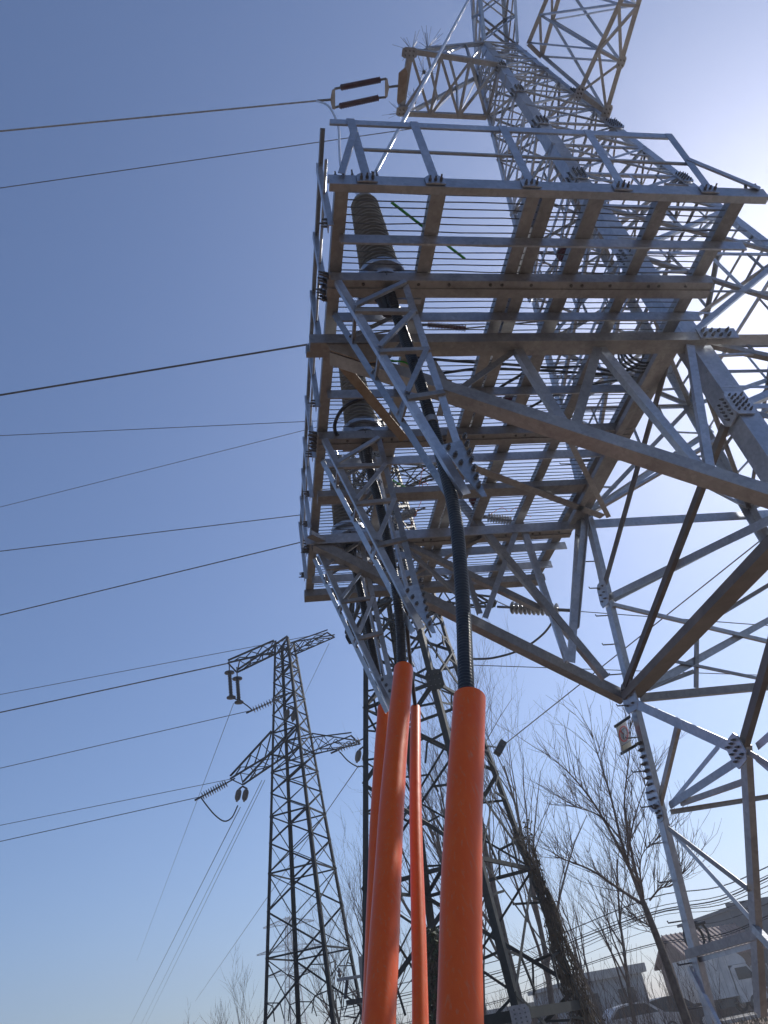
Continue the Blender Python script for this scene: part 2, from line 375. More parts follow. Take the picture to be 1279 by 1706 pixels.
# gusset plates with rows of bolts
def gusset(c, n, u, w, h, rows, cols, parent=TT, m='galv', bs=.0145):
    c = np.array(c, float); n = nrm(n); u = np.array(u, float); u = nrm(u - n * n.dot(u)); v = np.cross(n, u)
    b = MB(); k = .3
    b.plate([c - u * w / 2 - v * h * .5 * (1 - k), c - u * w * .3 - v * h / 2, c + u * w * .3 - v * h / 2, c + u * w / 2 - v * h * .5 * (1 - k),
             c + u * w / 2 + v * h * .5 * (1 - k), c + u * w * .3 + v * h / 2, c - u * w * .3 + v * h / 2, c - u * w / 2 + v * h * .5 * (1 - k)], n, .014)
    for i in range(rows):
        for j in range(cols):
            b.bolt(c + u * w * .8 * ((i + .5) / rows - .5) + v * h * .8 * ((j + .5) / cols - .5) + n * .007, n, bs, bs * 2.6)
    return b.build('gusset_plate', M[m], parent)
for k, t, w, h in (('B', 4.4, .26, .38), ('B', 2.0, .27, .42), ('B', -1.2, .25, .36), ('C', 4.4, .24, .34), ('C', 2.0, .25, .38), ('C', 6.6, .3, .4), ('B', 6.6, .26, .35), ('B', 8.2, .22, .3), ('C', 8.2, .22, .3), ('B', 9.6, .2, .28)):
    d = nrm(LEG(k, t + 1) - LEG(k, t)); sx = CEN[k][0]
    gusset(LEG(k, t) + (sx * w * .3, -.02, 0), NOUT['BC'], d, h, w, 5, 3)
    if k == 'B': gusset(LEG(k, t) + (-.02, w * .3, 0), NOUT['AB'], d, h, w * .8, 5, 2)
for t, w, h in ((-1.27, .3, .36), (2.0, .26, .34), (4.5, .24, .3), (-2.74, .4, .4), (-4.0, .3, .3)):
    gusset(LEG('A', t) + (-.03, -w * .3, 0), NOUT['AB'], LEG('A', 1) - LEG('A', 0), h, w, 3, 2)
gusset(EN + nl * .07, nl, (0, .2, 1), .30, .27, 3, 3)
gusset(J + nl * .05, nl, (0, .1, 1), .22, .17, 3, 2)
# pale splice plates on the beam that ties the tower to the platform
# west crossarm (box arm towards the left)
b, lb = MB(), MB()
zf = 15.6
FB, FA = LEG('B', 9.6), LEG('A', 9.6); TF, TB = onz(684, 86, zf), onz(668, 190, zf)
UB, UA = LEG('B', 11.0), LEG('A', 11.0); UF, UBk = TF + (.35, .02, .16), TB + (.35, -.02, .16)
for p, q, w in ((FB, TF, .1), (FA, TB, .1), (UB, UF, .08), (UA, UBk, .08), (TF, TB, .12)): b.ang(p, q, w, (0, 0, -1))
ca = b.build('crossarm', M['galv2'], TT)
for i in range(3):
    f0, f1 = i / 3, (i + 1) / 3
    P = lambda a, c, f: lerp(a, c, f)
    for p, q in ((P(TF, FB, f0), P(TB, FA, f1)), (P(TB, FA, f0), P(TF, FB, f1)), (P(TF, FB, f1), P(TB, FA, f1)),
                 (P(TF, FB, f0), P(UF, UB, f1)), (P(TB, FA, f0), P(UBk, UA, f1)), (P(UF, UB, f1), P(TF, FB, f1)), (P(UBk, UA, f1), P(TB, FA, f1)),
                 (P(UF, UB, f0), P(UBk, UA, f1))):
        p, q = jit(p, q, (0, 0, 1), .02); lb.ang(p, q, .055, (0, 0, -1), flip=jr.choice((1, -1)))
lb.build('crossarm_lacing', M['galv'], ca)
b = MB(); b.plate([onz(675, 112, 15.55), onz(679, 122, 15.55), onz(674, 165, 15.55), onz(663, 174, 15.55), onz(661, 168, 15.55), onz(664, 122, 15.55)], (0, 0, 1), .03)
b.build('end_plate', M['rust'], ca)
gusset(onz(682, 88, 15.5), (0, 0, -1), (1, 0, 0), .3, .2, 3, 2, ca); gusset(onz(672, 186, 15.5), (0, 0, -1), (1, 0, 0), .3, .2, 3, 2, ca)
# south crossarm reaching overhead
b, lb = MB(), MB()
s0, s1 = onz(1010, 188, 13), onz(965, 155, 13); e0, e1 = lerp(s0, onz(1065, 0, 13), 1.9), lerp(s1, onz(1035, 0, 13), 1.9)
h0, h1 = onz(902, 95, 16), onz(880, 73, 16); K0, K1 = lerp(h0, onz(930, 0, 16), 2.6), lerp(h1, onz(910, 0, 16), 2.6)
for p, q in ((s0, e0), (s1, e1), (h0, K0), (h1, K1), (s1, s0), (h1, h0), (s0, h0)): b.ang(p, q, .085, (0, 0, -1))
ca2 = b.build('crossarm', M['galv2'], TT)
for i in range(4):
    f0, f1 = i / 4, (i + 1) / 4
    for p, q in ((lerp(s0, e0, f0), lerp(s1, e1, f1)), (lerp(s0, e0, f1), lerp(s1, e1, f0)), (lerp(s0, e0, f0), lerp(h0, K0, f1)), (lerp(s0, e0, f1), lerp(h0, K0, f0)), (lerp(s0, e0, f1), lerp(h0, K0, f1)),
                 (lerp(s1, e1, f1), lerp(h1, K1, f0)), (lerp(s1, e1, f1), lerp(h1, K1, f1)), (lerp(h0, K0, f0), lerp(h1, K1, f1)), (lerp(s0, e0, f1), lerp(s1, e1, f1))):
        p, q = jit(p, q, (0, 0, 1), .02); lb.ang(p, q, .048, (0, 0, -1), flip=jr.choice((1, -1)))
lb.build('crossarm_lacing', M['galv'], ca2)
gusset(lerp(s0, e0, .25), (0, 0, -1), (0, 1, 0), .2, .15, 2, 2, ca2); gusset(s0, (0, 0, -1), (0, 1, 0), .28, .18, 3, 2, ca2); gusset(s1, (0, 0, -1), (0, 1, 0), .26, .15, 3, 2, ca2)

# ------------------------------------------------------------------ platform
XL, XR, YN, YF = .93, 4.97, 3.50, 10.70
PT = thing('cable_platform', (2.95, 7.1, 5.9), 'wide galvanized platform with wire floor, railings and struts, bolted to the pale tower', 'platform')
def pbox(name, p, q, w, h, m='galv2', n=(0, 0, 1), parent=PT): return one(name, M[m], lambda b: b.box(p, q, w, h, n), parent)
def pang(name, p, q, w, n, m='galv', flip=1, parent=PT): return one(name, M[m], lambda b: b.ang(p, q, w, n, flip=flip), parent)
# lengthwise beams (Y), underside at 6.12
for x0, x1 in ((.93, 1.05), (1.80, 1.94), (2.71, 2.84), (2.865, 3.0), (3.33, 3.49), (4.04, 4.17), (4.81, 4.96)):
    one('floor_beam', M['galv2'], lambda b: b.chan(((x0 + x1) / 2, YN + .06, 6.122), ((x0 + x1) / 2, YF - .07, 6.122), x1 - x0, .09, (0, 0, -1), .012), PT)
# near edge channel: web facing outward, lower flange turned in
one('edge_beam', M['galv'], lambda b: (b.prism((.86, 3.5, 6), (5.09, 3.5, 6), [(0, 0), (.075, 0), (.075, .01), (.012, .01), (.012, .13), (.075, .13), (.075, .14), (0, .14)], (0, 1, 0), (0, 0, 1)), [b.bolt((x, 3.53, 6.135), (0, -.25, 1), .014, .1) for x in (.93, 1.0, 1.08, 1.26, 1.3, 4.93, 4.99, 5.05)]), PT)
one('edge_beam', M['galv2'], lambda b: b.box((.9, 10.62, 6.06), (4.99, 10.62, 6.06), .2, .12), PT)
# crosswise angles hanging below the floor beams (bright vertical face to the south)
for y, xr in ((4.06, 5.16), (4.96, 5.1), (6.06, 4.95), (7.27, 5.0), (9.55, 5.05), (10.1, 4.98)):
    one('cross_angle', M['galv'], lambda b: b.prism((1.0, y, 5.985), (xr, y, 5.985), [(0, 0), (.02, 0), (.02, .115), (.075, .115), (.075, .126), (0, .126)], (0, 1, 0), (0, 0, 1)), PT)
# crosswise twin beams
for y, xl, xr in ((4.47, .9, 5.0), (6.75, .93, 5.02), (9.02, .96, 4.97)):
    def cb(b):
        b.box((xl, y + .045, 6.045), (xr, y + .045, 6.045), .088, .12); b.box((xl, y + .1425, 6.035), (xr, y + .1425, 6.035), .105, .13)
        for i in range(9):
            x = xl + .35 + i * .43; b.bolt((x, y + .045, 5.986), (0, 0, -1), .018, .02)
            if i % 2: b.bolt((x + .12, y + .045, 5.986), (0, 0, -1), .018, .02)
    one('cross_beam', M['galv2'], cb, PT)
one('cross_beam', M['galv2'], lambda b: b.box((.98, 8.0, 6.05), (4.9, 8.0, 6.05), .19, .1), PT)
# the two carrying beams that run on to the tower
sb = one('support_beam', M['galv2'], lambda b: (b.box((.75, 5.2, 5.92), (5.22, 5.2, 5.92), .13, .13), b.box((.72, 5.315, 5.93), (5.20, 5.315, 5.93), .085, .10)), PT)
one('support_beam', M['galv'], lambda b: b.chan((5.0, 5.2, 5.99), (7.9, 5.2, 5.99), .15, .12, (0, -.6, .8), .014), PT)
one('splice_plate', M['galv'], lambda b: (b.plate([(5.12, 5.12, 5.86), (5.6, 5.12, 5.86), (5.6, 5.12, 6.02), (5.12, 5.12, 6.02)], (0, 1, 0), .016), [b.bolt((5.18 + i * .1, 5.11, 5.9 + j * .07), (0, -1, 0), .02, .045) for i in range(4) for j in range(2)]), PT)
sb2 = one('support_beam', M['galv'], lambda b: (b.box((.84, 8.80, 5.92), (8.3, 8.80, 5.92), .015, .15), b.box((.84, 8.87, 5.99), (8.3, 8.87, 5.99), .12, .014)), PT)
# struts
ST1 = ((.95, 5.25, 5.84), B_ + (0, -.06, .02)); ST2 = ((.95, 8.82, 5.84), A_ + (0, .06, .02))
def strut(p, q):
    b = MB(); d, u, n = b.frame(p, q, (-.4, -1, .3))
    u = np.array((0, 1., 0)); u = nrm(u - d * d.dot(u)); v = np.cross(u, d); v = v if v[2] > 0 else -v
    b.prism(p, q, [(0, 0), (.17, 0), (.17, .016), (.016, .016), (.016, .14), (0, .14)], u, v)
    return b.build('strut', M['galv2'], PT)
strut(*ST1); strut(*ST2)
one('gusset_plate', M['rust'], lambda b: b.plate([(.92, 5.16, 5.85), (1.42, 5.16, 5.85), (1.5, 5.16, 5.6), (1.3, 5.16, 5.58), (.95, 5.16, 5.76)], (0, 1, 0), .014), PT)
def w1(x0, y0, x1, y1, w, m='galv', y=5.24, dy=0., fl=1):
    p, q = ony(x0, y0, y + dy), ony(x1, y1, y + dy); pang('strut_web', p, q, w, (0, -1, .2), m, fl)
w1(860, 582, 760, 652, .075, 'galv2', dy=.03); w1(863, 580, 940, 702, .10); w1(996, 578, 958, 712, .10, 'galv2', dy=-.05); w1(1002, 578, 1178, 788, .11, dy=-.02)
w1(1150, 574, 1186, 792, .09, dy=-.06); w1(720, 602, 752, 655, .09, 'galv2', dy=.05); w1(748, 632, 732, 692, .06, 'rust', dy=-.1)
for a in ((874, 883, 947, 1100, .09, 'galv'), (966, 868, 952, 1103, .1, 'galv'), (860, 884, 808, 1029, .08, 'galv'), (776, 950, 800, 1022, .07, 'galv2'), (664, 902, 776, 1000, .06, 'galv2'), (664, 898, 900, 1012, .1, 'galv2'), (766, 832, 1011, 1128, .11, 'galv2')):
    w1(*a, y=8.84, dy=jr.uniform(-.04, .04))
# plan bracing under the floor
def pb(x0, y0, x1, y1, w, m='galv2', z=5.93):
    pang('plan_brace', onz(x0, y0, z), onz(x1, y1, z), w, (0, 0, -1), m, jr.choice((1, -1)))
pb(559, 595, 674, 733, .11, 'rust', 5.9); pb(762, 770, 1004, 861, .11); pb(515, 893, 615, 940, .1, 'galv2', 5.88); pb(948, 733, 1014, 862, .07, 'galv2', 5.7)
pb(830, 884, 676, 965, .07); pb(745, 748, 752, 700, .06)
# web stubs at the right of the strut: dark double beam along the tower leg
pang('floor_edge', (4.97, 5.4, 6.0), (5.02, 8.9, 6.0), .15, (0, 0, -1), 'galv2')
pang('floor_edge', (4.80, 5.4, 5.93), (4.86, 8.9, 5.93), .1, (0, 0, -1), 'galv2')
# railing on the near edge
tr = one('guard_rail', M['galv'], lambda b: b.ang((.98, 3.5, 7.06), (4.5, 3.5, 7.08), .085, (0, -1, 0), flip=-1), PT)
one('guard_rail', M['galv'], lambda b: b.tube([(1.2, 3.5, 6.575), (4.47, 3.5, 6.545)], .017, 8), PT)
for x in (1.19, 1.80, 2.69, 3.58, 4.47):
    def foot(b):
        b.ang((x, 3.475, 6.02), (x - .02, 3.475, 7.08), .08, (0, -1, 0))
        b.plate([(x - .09, 3.487, 6.02), (x + .09, 3.487, 6.02), (x + .09, 3.487, 6.11), (x + .05, 3.487, 6.15), (x - .05, 3.487, 6.15), (x - .09, 3.487, 6.11)], (0, 1, 0), .012)
        for dx in (-.05, 0, .05): b.bolt((x + dx, 3.48, 6.06), (0, -1, .2), .014, .05)
    one('rail_post', M['galv'], foot, PT)
one('rail_brace', M['galv'], lambda b: b.ang((.97, 3.46, 6.1), (1.18, 3.46, 6.85), .06, (0, -1, 0)), PT)
one('rail_brace', M['galv'], lambda b: b.ang((5.02, 3.47, 6.1), (4.46, 3.47, 6.6), .06, (0, -1, 0)), PT)
# railing on the left edge
one('guard_rail', M['galv2'], lambda b: b.ang((.9, 3.62, 7.13), (.9, 10.2, 7.13), .07, (-1, 0, 0)), PT)
one('guard_rail', M['galv'], lambda b: b.tube([(.9, 3.62, 6.6), (.9, 10.2, 6.6)], .015, 8), PT)
for y in (3.97, 4.74, 5.5, 6.3, 7.2, 8.02, 8.72, 9.4, 10.1):
    one('rail_post', M['galv'], lambda b: (b.ang((.88, y, 6.05), (.88, y + .04, 7.17), .08, (-1, 0, 0)), [b.bolt((.878, y + dy, 6.12 + k * .05), (-1, 0, 0), .013, .06) for dy in (-.02, .02) for k in range(2)]), PT)
for y0 in (4.46, 6.72, 8.98):
    one('end_plate', M['galv2'], lambda b: (b.plate([(.92, y0 - .04, 5.99), (.92, y0 + .33, 5.99), (.92, y0 + .33, 6.09), (.92, y0 - .04, 6.09)], (1, 0, 0), .012), [b.bolt((.916, y0 + k * .07, 6.02 + .04 * j), (-1, -.3, 0), .017, .09) for k in range(5) for j in range(2)]), PT)
# wire floor
def wires(b):
    y = 3.66; r = random.Random(2)
    while y < 10.55:
        x = .95; pts = []
        while x <= 4.96: pts.append((x, y + r.uniform(-.008, .008), 6.15 + r.uniform(-.009, .006))); x += .4
        b.tube(pts, .0062, 5); y += .075 + r.uniform(-.006, .006)
one('wire_floor', M['wire'], wires, PT, smooth=True)

# ------------------------------------------------------------------ tapered cable brackets under the platform
def make_bracket(label):
    B = thing('cable_bracket', (1.3, 4.62, 6.0), label, 'bracket', 'tapered lattice cable brackets under the platform')
    tip = np.array((1.74, 4.56, 3.42))
    R1, R3 = np.array((1.0, 4.47, 5.98)), np.array((1.66, 4.5, 5.98)); R2, R4 = np.array((.99, 4.86, 5.96)), np.array((1.66, 4.86, 5.96))
    nf = (0, -1, .15)
    one('chord', M['galv'], lambda b: b.ang(R1, tip, .072, nf), B)
    one('chord', M['galv'], lambda b: b.ang(R3, tip + (.05, 0, .12), .068, nf, flip=-1), B)
    t2 = np.array((1.70, 4.80, 3.5))
    one('chord', M['galv'], lambda b: b.ang(R2, t2, .06, (-.6, -1, 0)), B)
    one('chord', M['galv'], lambda b: b.ang(R4, t2 + (.05, 0, .3), .04, (.6, -1, 0)), B)
    for f in (.17, .38, .60):
        a, c, d = lerp(R1, tip, f), lerp(R3, tip + (.05, 0, .12), f), lerp(R2, t2, f)
        one('rung', M['galv2'], lambda b: b.ang(a + (-.02, -.02, 0), c + (.03, -.02, 0), .055, nf), B)
        one('rung', M['galv2'], lambda b: b.ang(a + (-.03, 0, 0), d, .055, (-1, 0, 0)), B)
    for f0, f1 in ((0.15, .0), (.36, .17), (.58, .38)):
        a, c = lerp(R1, tip, f0), lerp(R3, tip + (.05, 0, .12), f1)
        one('diagonal', M['galv'], lambda b: b.ang(a + (0, -.035, 0), c + (0, -.035, 0), .048, nf), B)
        a, c = lerp(R2, t2, f0), lerp(R4, t2 + (.05, 0, .3), f1)
        one('diagonal', M['galv'], lambda b: b.ang(a, c, .035, (0, 1, 0)), B)
    def tp(b):
        b.plate([(1.60, 4.45, 3.84), (1.77, 4.45, 3.88), (1.82, 4.45, 3.5), (1.85, 4.45, 3.3), (1.81, 4.45, 3.3), (1.71, 4.45, 3.52)], (0, 1, .05), .014)
        for c in [(1.80, 4.44, 3.4 + i * .085) for i in range(7)] + [(1.64, 4.44, 3.80), (1.68, 4.44, 3.72), (1.71, 4.44, 3.64)]: b.bolt(c, (0, -1, 0), .02, .05)
    one('tip_plate', M['galv'], tp, B)
    return B
L1 = 'tapered bracket at the platform front, carrying the cable into the thickest orange pipe'
bk = make_bracket(L1)
for i, (dy, lb_) in enumerate(((2.26, 'tapered bracket under the platform middle, its tip just above the tall orange pipe'), (4.50, 'rearmost tapered bracket, its tip touching the partly hidden orange pipe'))):
    c = copy_tree(bk, (0, dy, 0)); c['label'] = lb_

# ------------------------------------------------------------------ cables, pipes, terminations
def smoothpath(pts, n=10):
    pts = [np.array(p, float) for p in pts]; P = [pts[0] * 2 - pts[1]] + pts + [pts[-1] * 2 - pts[-2]]; out = []
    for i in range(1, len(P) - 2):
        for k in range(n):
            t = k / n; a, b, c, d = P[i - 1], P[i], P[i + 1], P[i + 2]
            out.append(.5 * (2 * b + (c - a) * t + (2 * a - 5 * b + 4 * c - d) * t * t + (3 * b - a - 3 * c + d) * t ** 3))
    out.append(pts[-1]); return out
def ribbed(name, pts, r, pitch, m, label, group):
    path = smoothpath(pts, 24); L = [0]
    for a, b_ in zip(path, path[1:]): L.append(L[-1] + np.linalg.norm(b_ - a))
    n = int(L[-1] / pitch) * 4; P = []; R = []
    xs = np.array(path)
    for i in range(n + 1):
        s = L[-1] * i / n; P.append(np.array([np.interp(s, L, xs[:, k]) for k in range(3)])); R.append(r * (1.0, 1.0, .90, .90)[i % 4])
    b = MB(); b.tube(P, R, 18); o = b.build(name, m, None, None, True)
    return tag(o, label, 'cable', group)
pipes = []
def pipe(top, bot, r, label):
    top, bot = np.array(top, float), np.array(bot, float); d = (top - bot); g = bot + d * ((G0 - .1 - bot[2]) / d[2])
    path = smoothpath([g, lerp(g, top, .35) + (.02, .02, 0), lerp(g, top, .7) + (-.012, .0, 0), top], 8)
    b = MB(); n = 40; P = path
    # hollow: outer wall, lip, inner wall
    dd = nrm(P[-1] - P[-2])
    b.tube(P, [r * (1.0 + .012 * math.sin(i * 1.3)) for i in range(len(P))], n, cap=False)
    inner = [P[-1] - dd * .5, P[-1]]
    b.tube(inner, [r * .90, r * .90], n, cap=False)
    # annular lip
    t_ = MB(); t_.tube([P[-1], P[-1] + dd * 1e-4], [r * (1.0 + .012 * math.sin((len(P) - 1) * 1.3)), r * .9], n, cap=False); b.v and b.add(t_.v, t_.f)
    o = b.build('orange_pipe', M['orange'], None, None, True)
    return tag(o, label, 'pipe', 'orange cable protection pipes')
p4t = nrm(ray(782, 1163)) * 4.8; p4b = nrm(ray(765, 1706)) * 3.83
pipe(p4t, p4b, .1, 'thickest and nearest orange pipe, standing right of the other pipes')
p1t = nrm(ray(672, 1115)) * 7.9; p1b = nrm(ray(627, 1706)) * 5.4
pipe(p1t, p1b, .1, 'tallest orange pipe, leaning in front of a second pipe left of it')
p2t = ond(641, 1180, 9.75); p2b = ond(622, 1600, 8.3)
pipe(p2t, p2b, .1, 'partly hidden orange pipe showing at the left edge of the tallest pipe')
p3t = ond(692, 1180, 10.9); p3b = ond(697, 1706, 8.0)
pipe(p3t, p3b, .075, 'slimmest orange pipe, standing between the tallest and the thickest pipe')
cg = 'black ribbed power cables'
ribbed('power_cable', [(1.50, 4.55, 5.95), ony(666, 540, 4.66), ony(694, 620, 4.66), ony(715, 690, 4.66), ony(740, 780, 4.66), ony(758, 860, 4.62), ony(768, 960, 4.55), ony(773, 1050, 4.48), p4t + (-.02, 0, -.02), p4t + (-.05, -.03, -.3)], .053, .026, M['cable'], 'black ribbed cable bending down into the thickest orange pipe', cg)
ribbed('power_cable', [(1.50, 6.82, 5.95), ony(618, 790, 6.92), ony(632, 840, 6.92), ony(648, 915, 6.92), ony(660, 985, 6.95), ony(667, 1050, 7.05), p1t + (-.02, 0, -.02), p1t + (-.08, -.1, -.3)], .053, .026, M['cable'], 'black ribbed cable running down into the top of the tallest orange pipe', cg)
ribbed('power_cable', [(1.48, 9.05, 5.95), ony(592, 950, 9.15), ony(606, 1010, 9.15), ony(622, 1090, 9.2), p2t + (-.02, 0, 0), p2t + (-.04, -.05, -.3)], .053, .026, M['cable'], 'black ribbed cable of the rearmost bracket, ending in the partly hidden pipe', cg)
tag(one('earth_cable', M['cable'], lambda b: b.tube(smoothpath([ony(676, 1000, 8.5), ony(679, 1060, 9.0), ony(684, 1110, 9.8), p3t, p3t + (0, 0, -.3)], 8), .03, 10), smooth=True), 'slim black cable entering the slimmest orange pipe', 'cable')
bandsp = [(ony(717, 697, 4.66), ony(720, 708, 4.66))]
for p, q in bandsp: tag(one('cable_clamp', M['band'], lambda b: b.lathe(p, lerp(p, q, .8), [(0, .054), (0.02, .058), (.98, .058), (1, .054)], 18), smooth=True), 'pale metal clamp band round the front black cable inside its bracket', 'clamp')

def make_term(label):
    T = thing('cable_termination', (1.49, 4.66, 6.0), label, 'cable termination', 'grey cable terminations on the platform')
    n = 21; pr = []
    r0 = lambda f: .165 - .055 * f
    for i in range(n):
        f = i / n; s = 1 / n
        R = r0(f)
        pr += [(f, R), (f + .15 * s, R + .04), (f + .3 * s, R + .045), (f + .62 * s, R + .006), (f + .98 * s, R)]
    pr += [(1, .08)]
    one('shed_body', M['porc'], lambda b: b.lathe((1.49, 4.66, 6.3), (1.49, 4.66, 7.58), pr, 24), T, True)
    one('top_cap', M['porc'], lambda b: b.lathe((1.49, 4.66, 7.58), (1.49, 4.66, 7.72), [(0, .12), (.3, .125), (.7, .09), (1, .03)], 20), T, True)
    one('terminal_stem', M['alu'], lambda b: b.tube([(1.49, 4.66, 7.7), (1.49, 4.66, 7.85)], .022, 10), T, True)
    one('base_flange', M['galv'], lambda b: (b.lathe((1.49, 4.66, 6.12), (1.49, 4.66, 6.31), [(0, .2), (.3, .2), (.32, .19), (.55, .19), (.56, .25), (.85, .25), (.86, .2), (1, .2)], 24), b.box((1.24, 4.54, 6.14), (1.89, 4.54, 6.14), .06, .12), b.box((1.24, 4.80, 6.14), (1.89, 4.80, 6.14), .06, .12), [b.bolt((1.49 + .185 * math.cos(a), 4.66 + .185 * math.sin(a), 6.13), (0, 0, -1), .014, .05) for a in [k * math.pi / 4 for k in range(8)]]), T)
    one('lower_cone', M['blackp'], lambda b: b.lathe((1.49, 4.66, 6.13), (1.5, 4.72, 5.80), [(0, .12), (.35, .12), (.4, .10), (1, .066)], 20), T, True)
    return T
tm = make_term('grey ribbed termination at the platform front, the one nearest the near railing')
for dy, lb_ in ((2.28, 'grey ribbed termination at the middle of the platform, above the tallest orange pipe'), (4.46, 'grey ribbed termination at the far end of the platform, half hidden by beams')):
    c = copy_tree(tm, (.02, dy, 0)); c['label'] = lb_
def make_arr(label):
    AX, AY = onz(954, 450, 6.2)[:2]
    T = thing('surge_arrester', (AX, AY, 6.17), label, 'surge arrester', 'dark red arresters on the platform')
    pr = []
    for i in range(7): R = .035 + .009 * i; pr += [(i / 7, R * .7), (i / 7 + .05, R), (i / 7 + .09, R), (i / 7 + .13, R * .75)]
    pr += [(1, .07)]
    one('shed_body', M['red'], lambda b: b.lathe((AX, AY, 6.23), (AX, AY, 6.5), pr, 18), T, True)
    one('base', M['galv'], lambda b: b.lathe((AX, AY, 6.17), (AX, AY, 6.24), [(0, .05), (1, .03)], 12), T, True)
    one('top_cap', M['bolt'], lambda b: b.lathe((AX, AY, 6.495), (AX, AY, 6.56), [(0, .09), (.5, .085), (1, .03)], 14), T, True)
    return T
ar = make_arr('dark red ribbed cone above the wire floor, the one nearest the near railing')
for dy, lb_ in ((2.2, 'dark red ribbed cone above the wire floor at the middle of the platform'), (4.3, 'dark red ribbed cone above the wire floor at the far end of the platform')):
    c = copy_tree(ar, (-.03, dy, 0)); c['label'] = lb_

# loose cables lying on the wire floor
def cab(pts, r, label, z=6.22, m='cable', name='cable'):
    P = smoothpath([onz(x, y, z + (k % 2) * .01) for k, (x, y) in enumerate(pts)], 8)
    tag(one(name, M[m], lambda b: b.tube(P, r, 8), smooth=True), label, 'cable')
cab([(650, 590), (740, 600), (845, 607), (912, 612), (978, 611), (1030, 620), (1065, 607), (1072, 590)], .016, 'upper of two black cables lying side by side across the wire floor')
cab([(735, 622), (800, 614), (870, 616), (935, 619), (1010, 624), (1055, 628), (1068, 612)], .016, 'lower of two black cables lying side by side across the wire floor', 6.24)
cab([(900, 560), (893, 590), (870, 622), (830, 648), (775, 700), (750, 722)], .018, 'black cable slanting across the floor towards the middle bracket', 6.25)
cab([(1060, 632), (1010, 636), (960, 648), (915, 662), (880, 680), (835, 700)], .016, 'black cable curving away from the hanging coil', 6.23)
cab([(640, 655), (600, 665), (572, 680), (558, 705), (562, 725), (585, 727)], .022, 'black cable loop hanging beside the middle termination', 6.05)
def coil(b):
    c = onz(1062, 590, 6.3)
    for k in range(4):
        b.tube([c + np.array((.17 * math.cos(a) * (1 + .06 * k), .05 * k - .06, .22 * math.sin(a))) for a in np.linspace(0, 2 * math.pi, 22)], .014, 6)
tag(one('cable_coil', M['cable'], coil, smooth=True), 'black cable coil hung near the upper right of the platform', 'cable coil')
tag(one('green_rod', M['green'], lambda b: b.tube([onz(652, 337, 6.3), onz(774, 431, 6.2)], .014, 8), smooth=True), 'thin green rod lying askew over the wire floor', 'rod')
cab([(630, 590), (650, 600), (672, 603), (690, 612)], .01, 'short green earth wire by the front bracket', 6.1, 'green', 'earth_wire')
cab([(655, 800), (668, 808), (680, 815), (700, 828)], .013, 'short green earth wire above the middle bracket', 6.2, 'green', 'earth_wire')
tag(one('loose_wire', M['orange'], lambda b: b.tube(smoothpath([onz(x, y, 6.2) for x, y in ((705, 778), (700, 800), (699, 812), (710, 815), (712, 806), (703, 806), (706, 822), (690, 862), (684, 880))], 8), .004, 5), smooth=True), 'thin orange loose wire curling above the middle bracket', 'wire')
tag(one('loose_wire', M['orange'], lambda b: b.tube(smoothpath([onz(x, y, 6.2) for x, y in ((815, 858), (835, 846), (848, 852), (862, 845), (873, 856), (885, 861))], 8), .004, 5), smooth=True), 'thin orange loose wire wavering over the far part of the wire floor', 'wire')
# bare lead rising from the front termination
lead0 = np.array((1.49, 4.66, 7.8)); lead1 = ony(780, 0, 4.4)
tag(one('lead_wire', M['alu'], lambda b: b.tube([ony(612, 312, 4.4), lerp(ony(612, 312, 4.4), lead1, 1.35)], .021, 10), smooth=True), 'bright bare aluminium lead slanting up from the front termination', 'wire')
tag(one('lead_clamp', M['bolt'], lambda b: (b.box(ony(608, 298, 4.4), ony(630, 312, 4.4), .05, .05), b.tube([ony(618, 300, 4.38), ony(632, 315, 4.38)], .02, 8))), 'small dark clamp at the foot of the bright lead', 'clamp')

# ------------------------------------------------------------------ insulator strings
def shed_rod(b, p, q, r0, r1, n):
    pr = [(0, r0)]
    for i in range(n): f = i / n; s = 1 / n; pr += [(f + .1 * s, r0), (f + .4 * s, r1 if i % 2 else r1 * .86), (f + .55 * s, r1 if i % 2 else r1 * .86), (f + .8 * s, r0)]
    pr += [(1, r0)]; b.lathe(p, q, pr, 14)
def disc_string(b, p, q, n, R=.127):
    p, q = np.array(p, float), np.array(q, float)
    for i in range(n):
        a, c = lerp(p, q, (i + .05) / n), lerp(p, q, (i + .95) / n)
        b.lathe(a, c, [(0, R * .25), (.2, R * .35), (.3, R * .9), (.42, R), (.52, R * .95), (.6, R * .5), (.75, R * .22), (1, R * .18)], 14)
zt = 15.5
st = thing('insulator_string', onz(600, 158, zt) - (0, 0, .1), 'twin dark red ribbed insulator rods between two pale yokes, at upper left', 'insulator')
one('insulator_rod', M['red'], lambda b: shed_rod(b, onz(567, 146, 15.25), onz(633, 133, zt), .03, .062, 34), st, True)
one('insulator_rod', M['red'], lambda b: shed_rod(b, onz(565, 177, 15.25), onz(630, 163, zt), .03, .062, 34), st, True)
one('yoke_plate', M['galv'], lambda b: b.plate([onz(553, 150, 15.2), onz(558, 147, 15.2), onz(558, 182, 15.2), onz(553, 181, 15.2), onz(550, 166, 15.2)], (0, 0, 1), .03), st)
one('yoke_plate', M['galv'], lambda b: b.plate([onz(641, 131, zt), onz(645, 130, zt), onz(648, 145, zt), onz(645, 161, zt), onz(641, 164, zt)], (0, 0, 1), .03), st)
for p, q, z in (((557, 148), (567, 146), 15.22), ((555, 180), (565, 177), 15.22), ((633, 133), (643, 131), zt), ((630, 163), (642, 162), zt), ((648, 145), (663, 143), zt), ((527, 168), (551, 166), 15.2)):
        one('link', M['bolt'], lambda b: b.tube([onz(*p, z), onz(*q, z)], .024, 8), st, True)
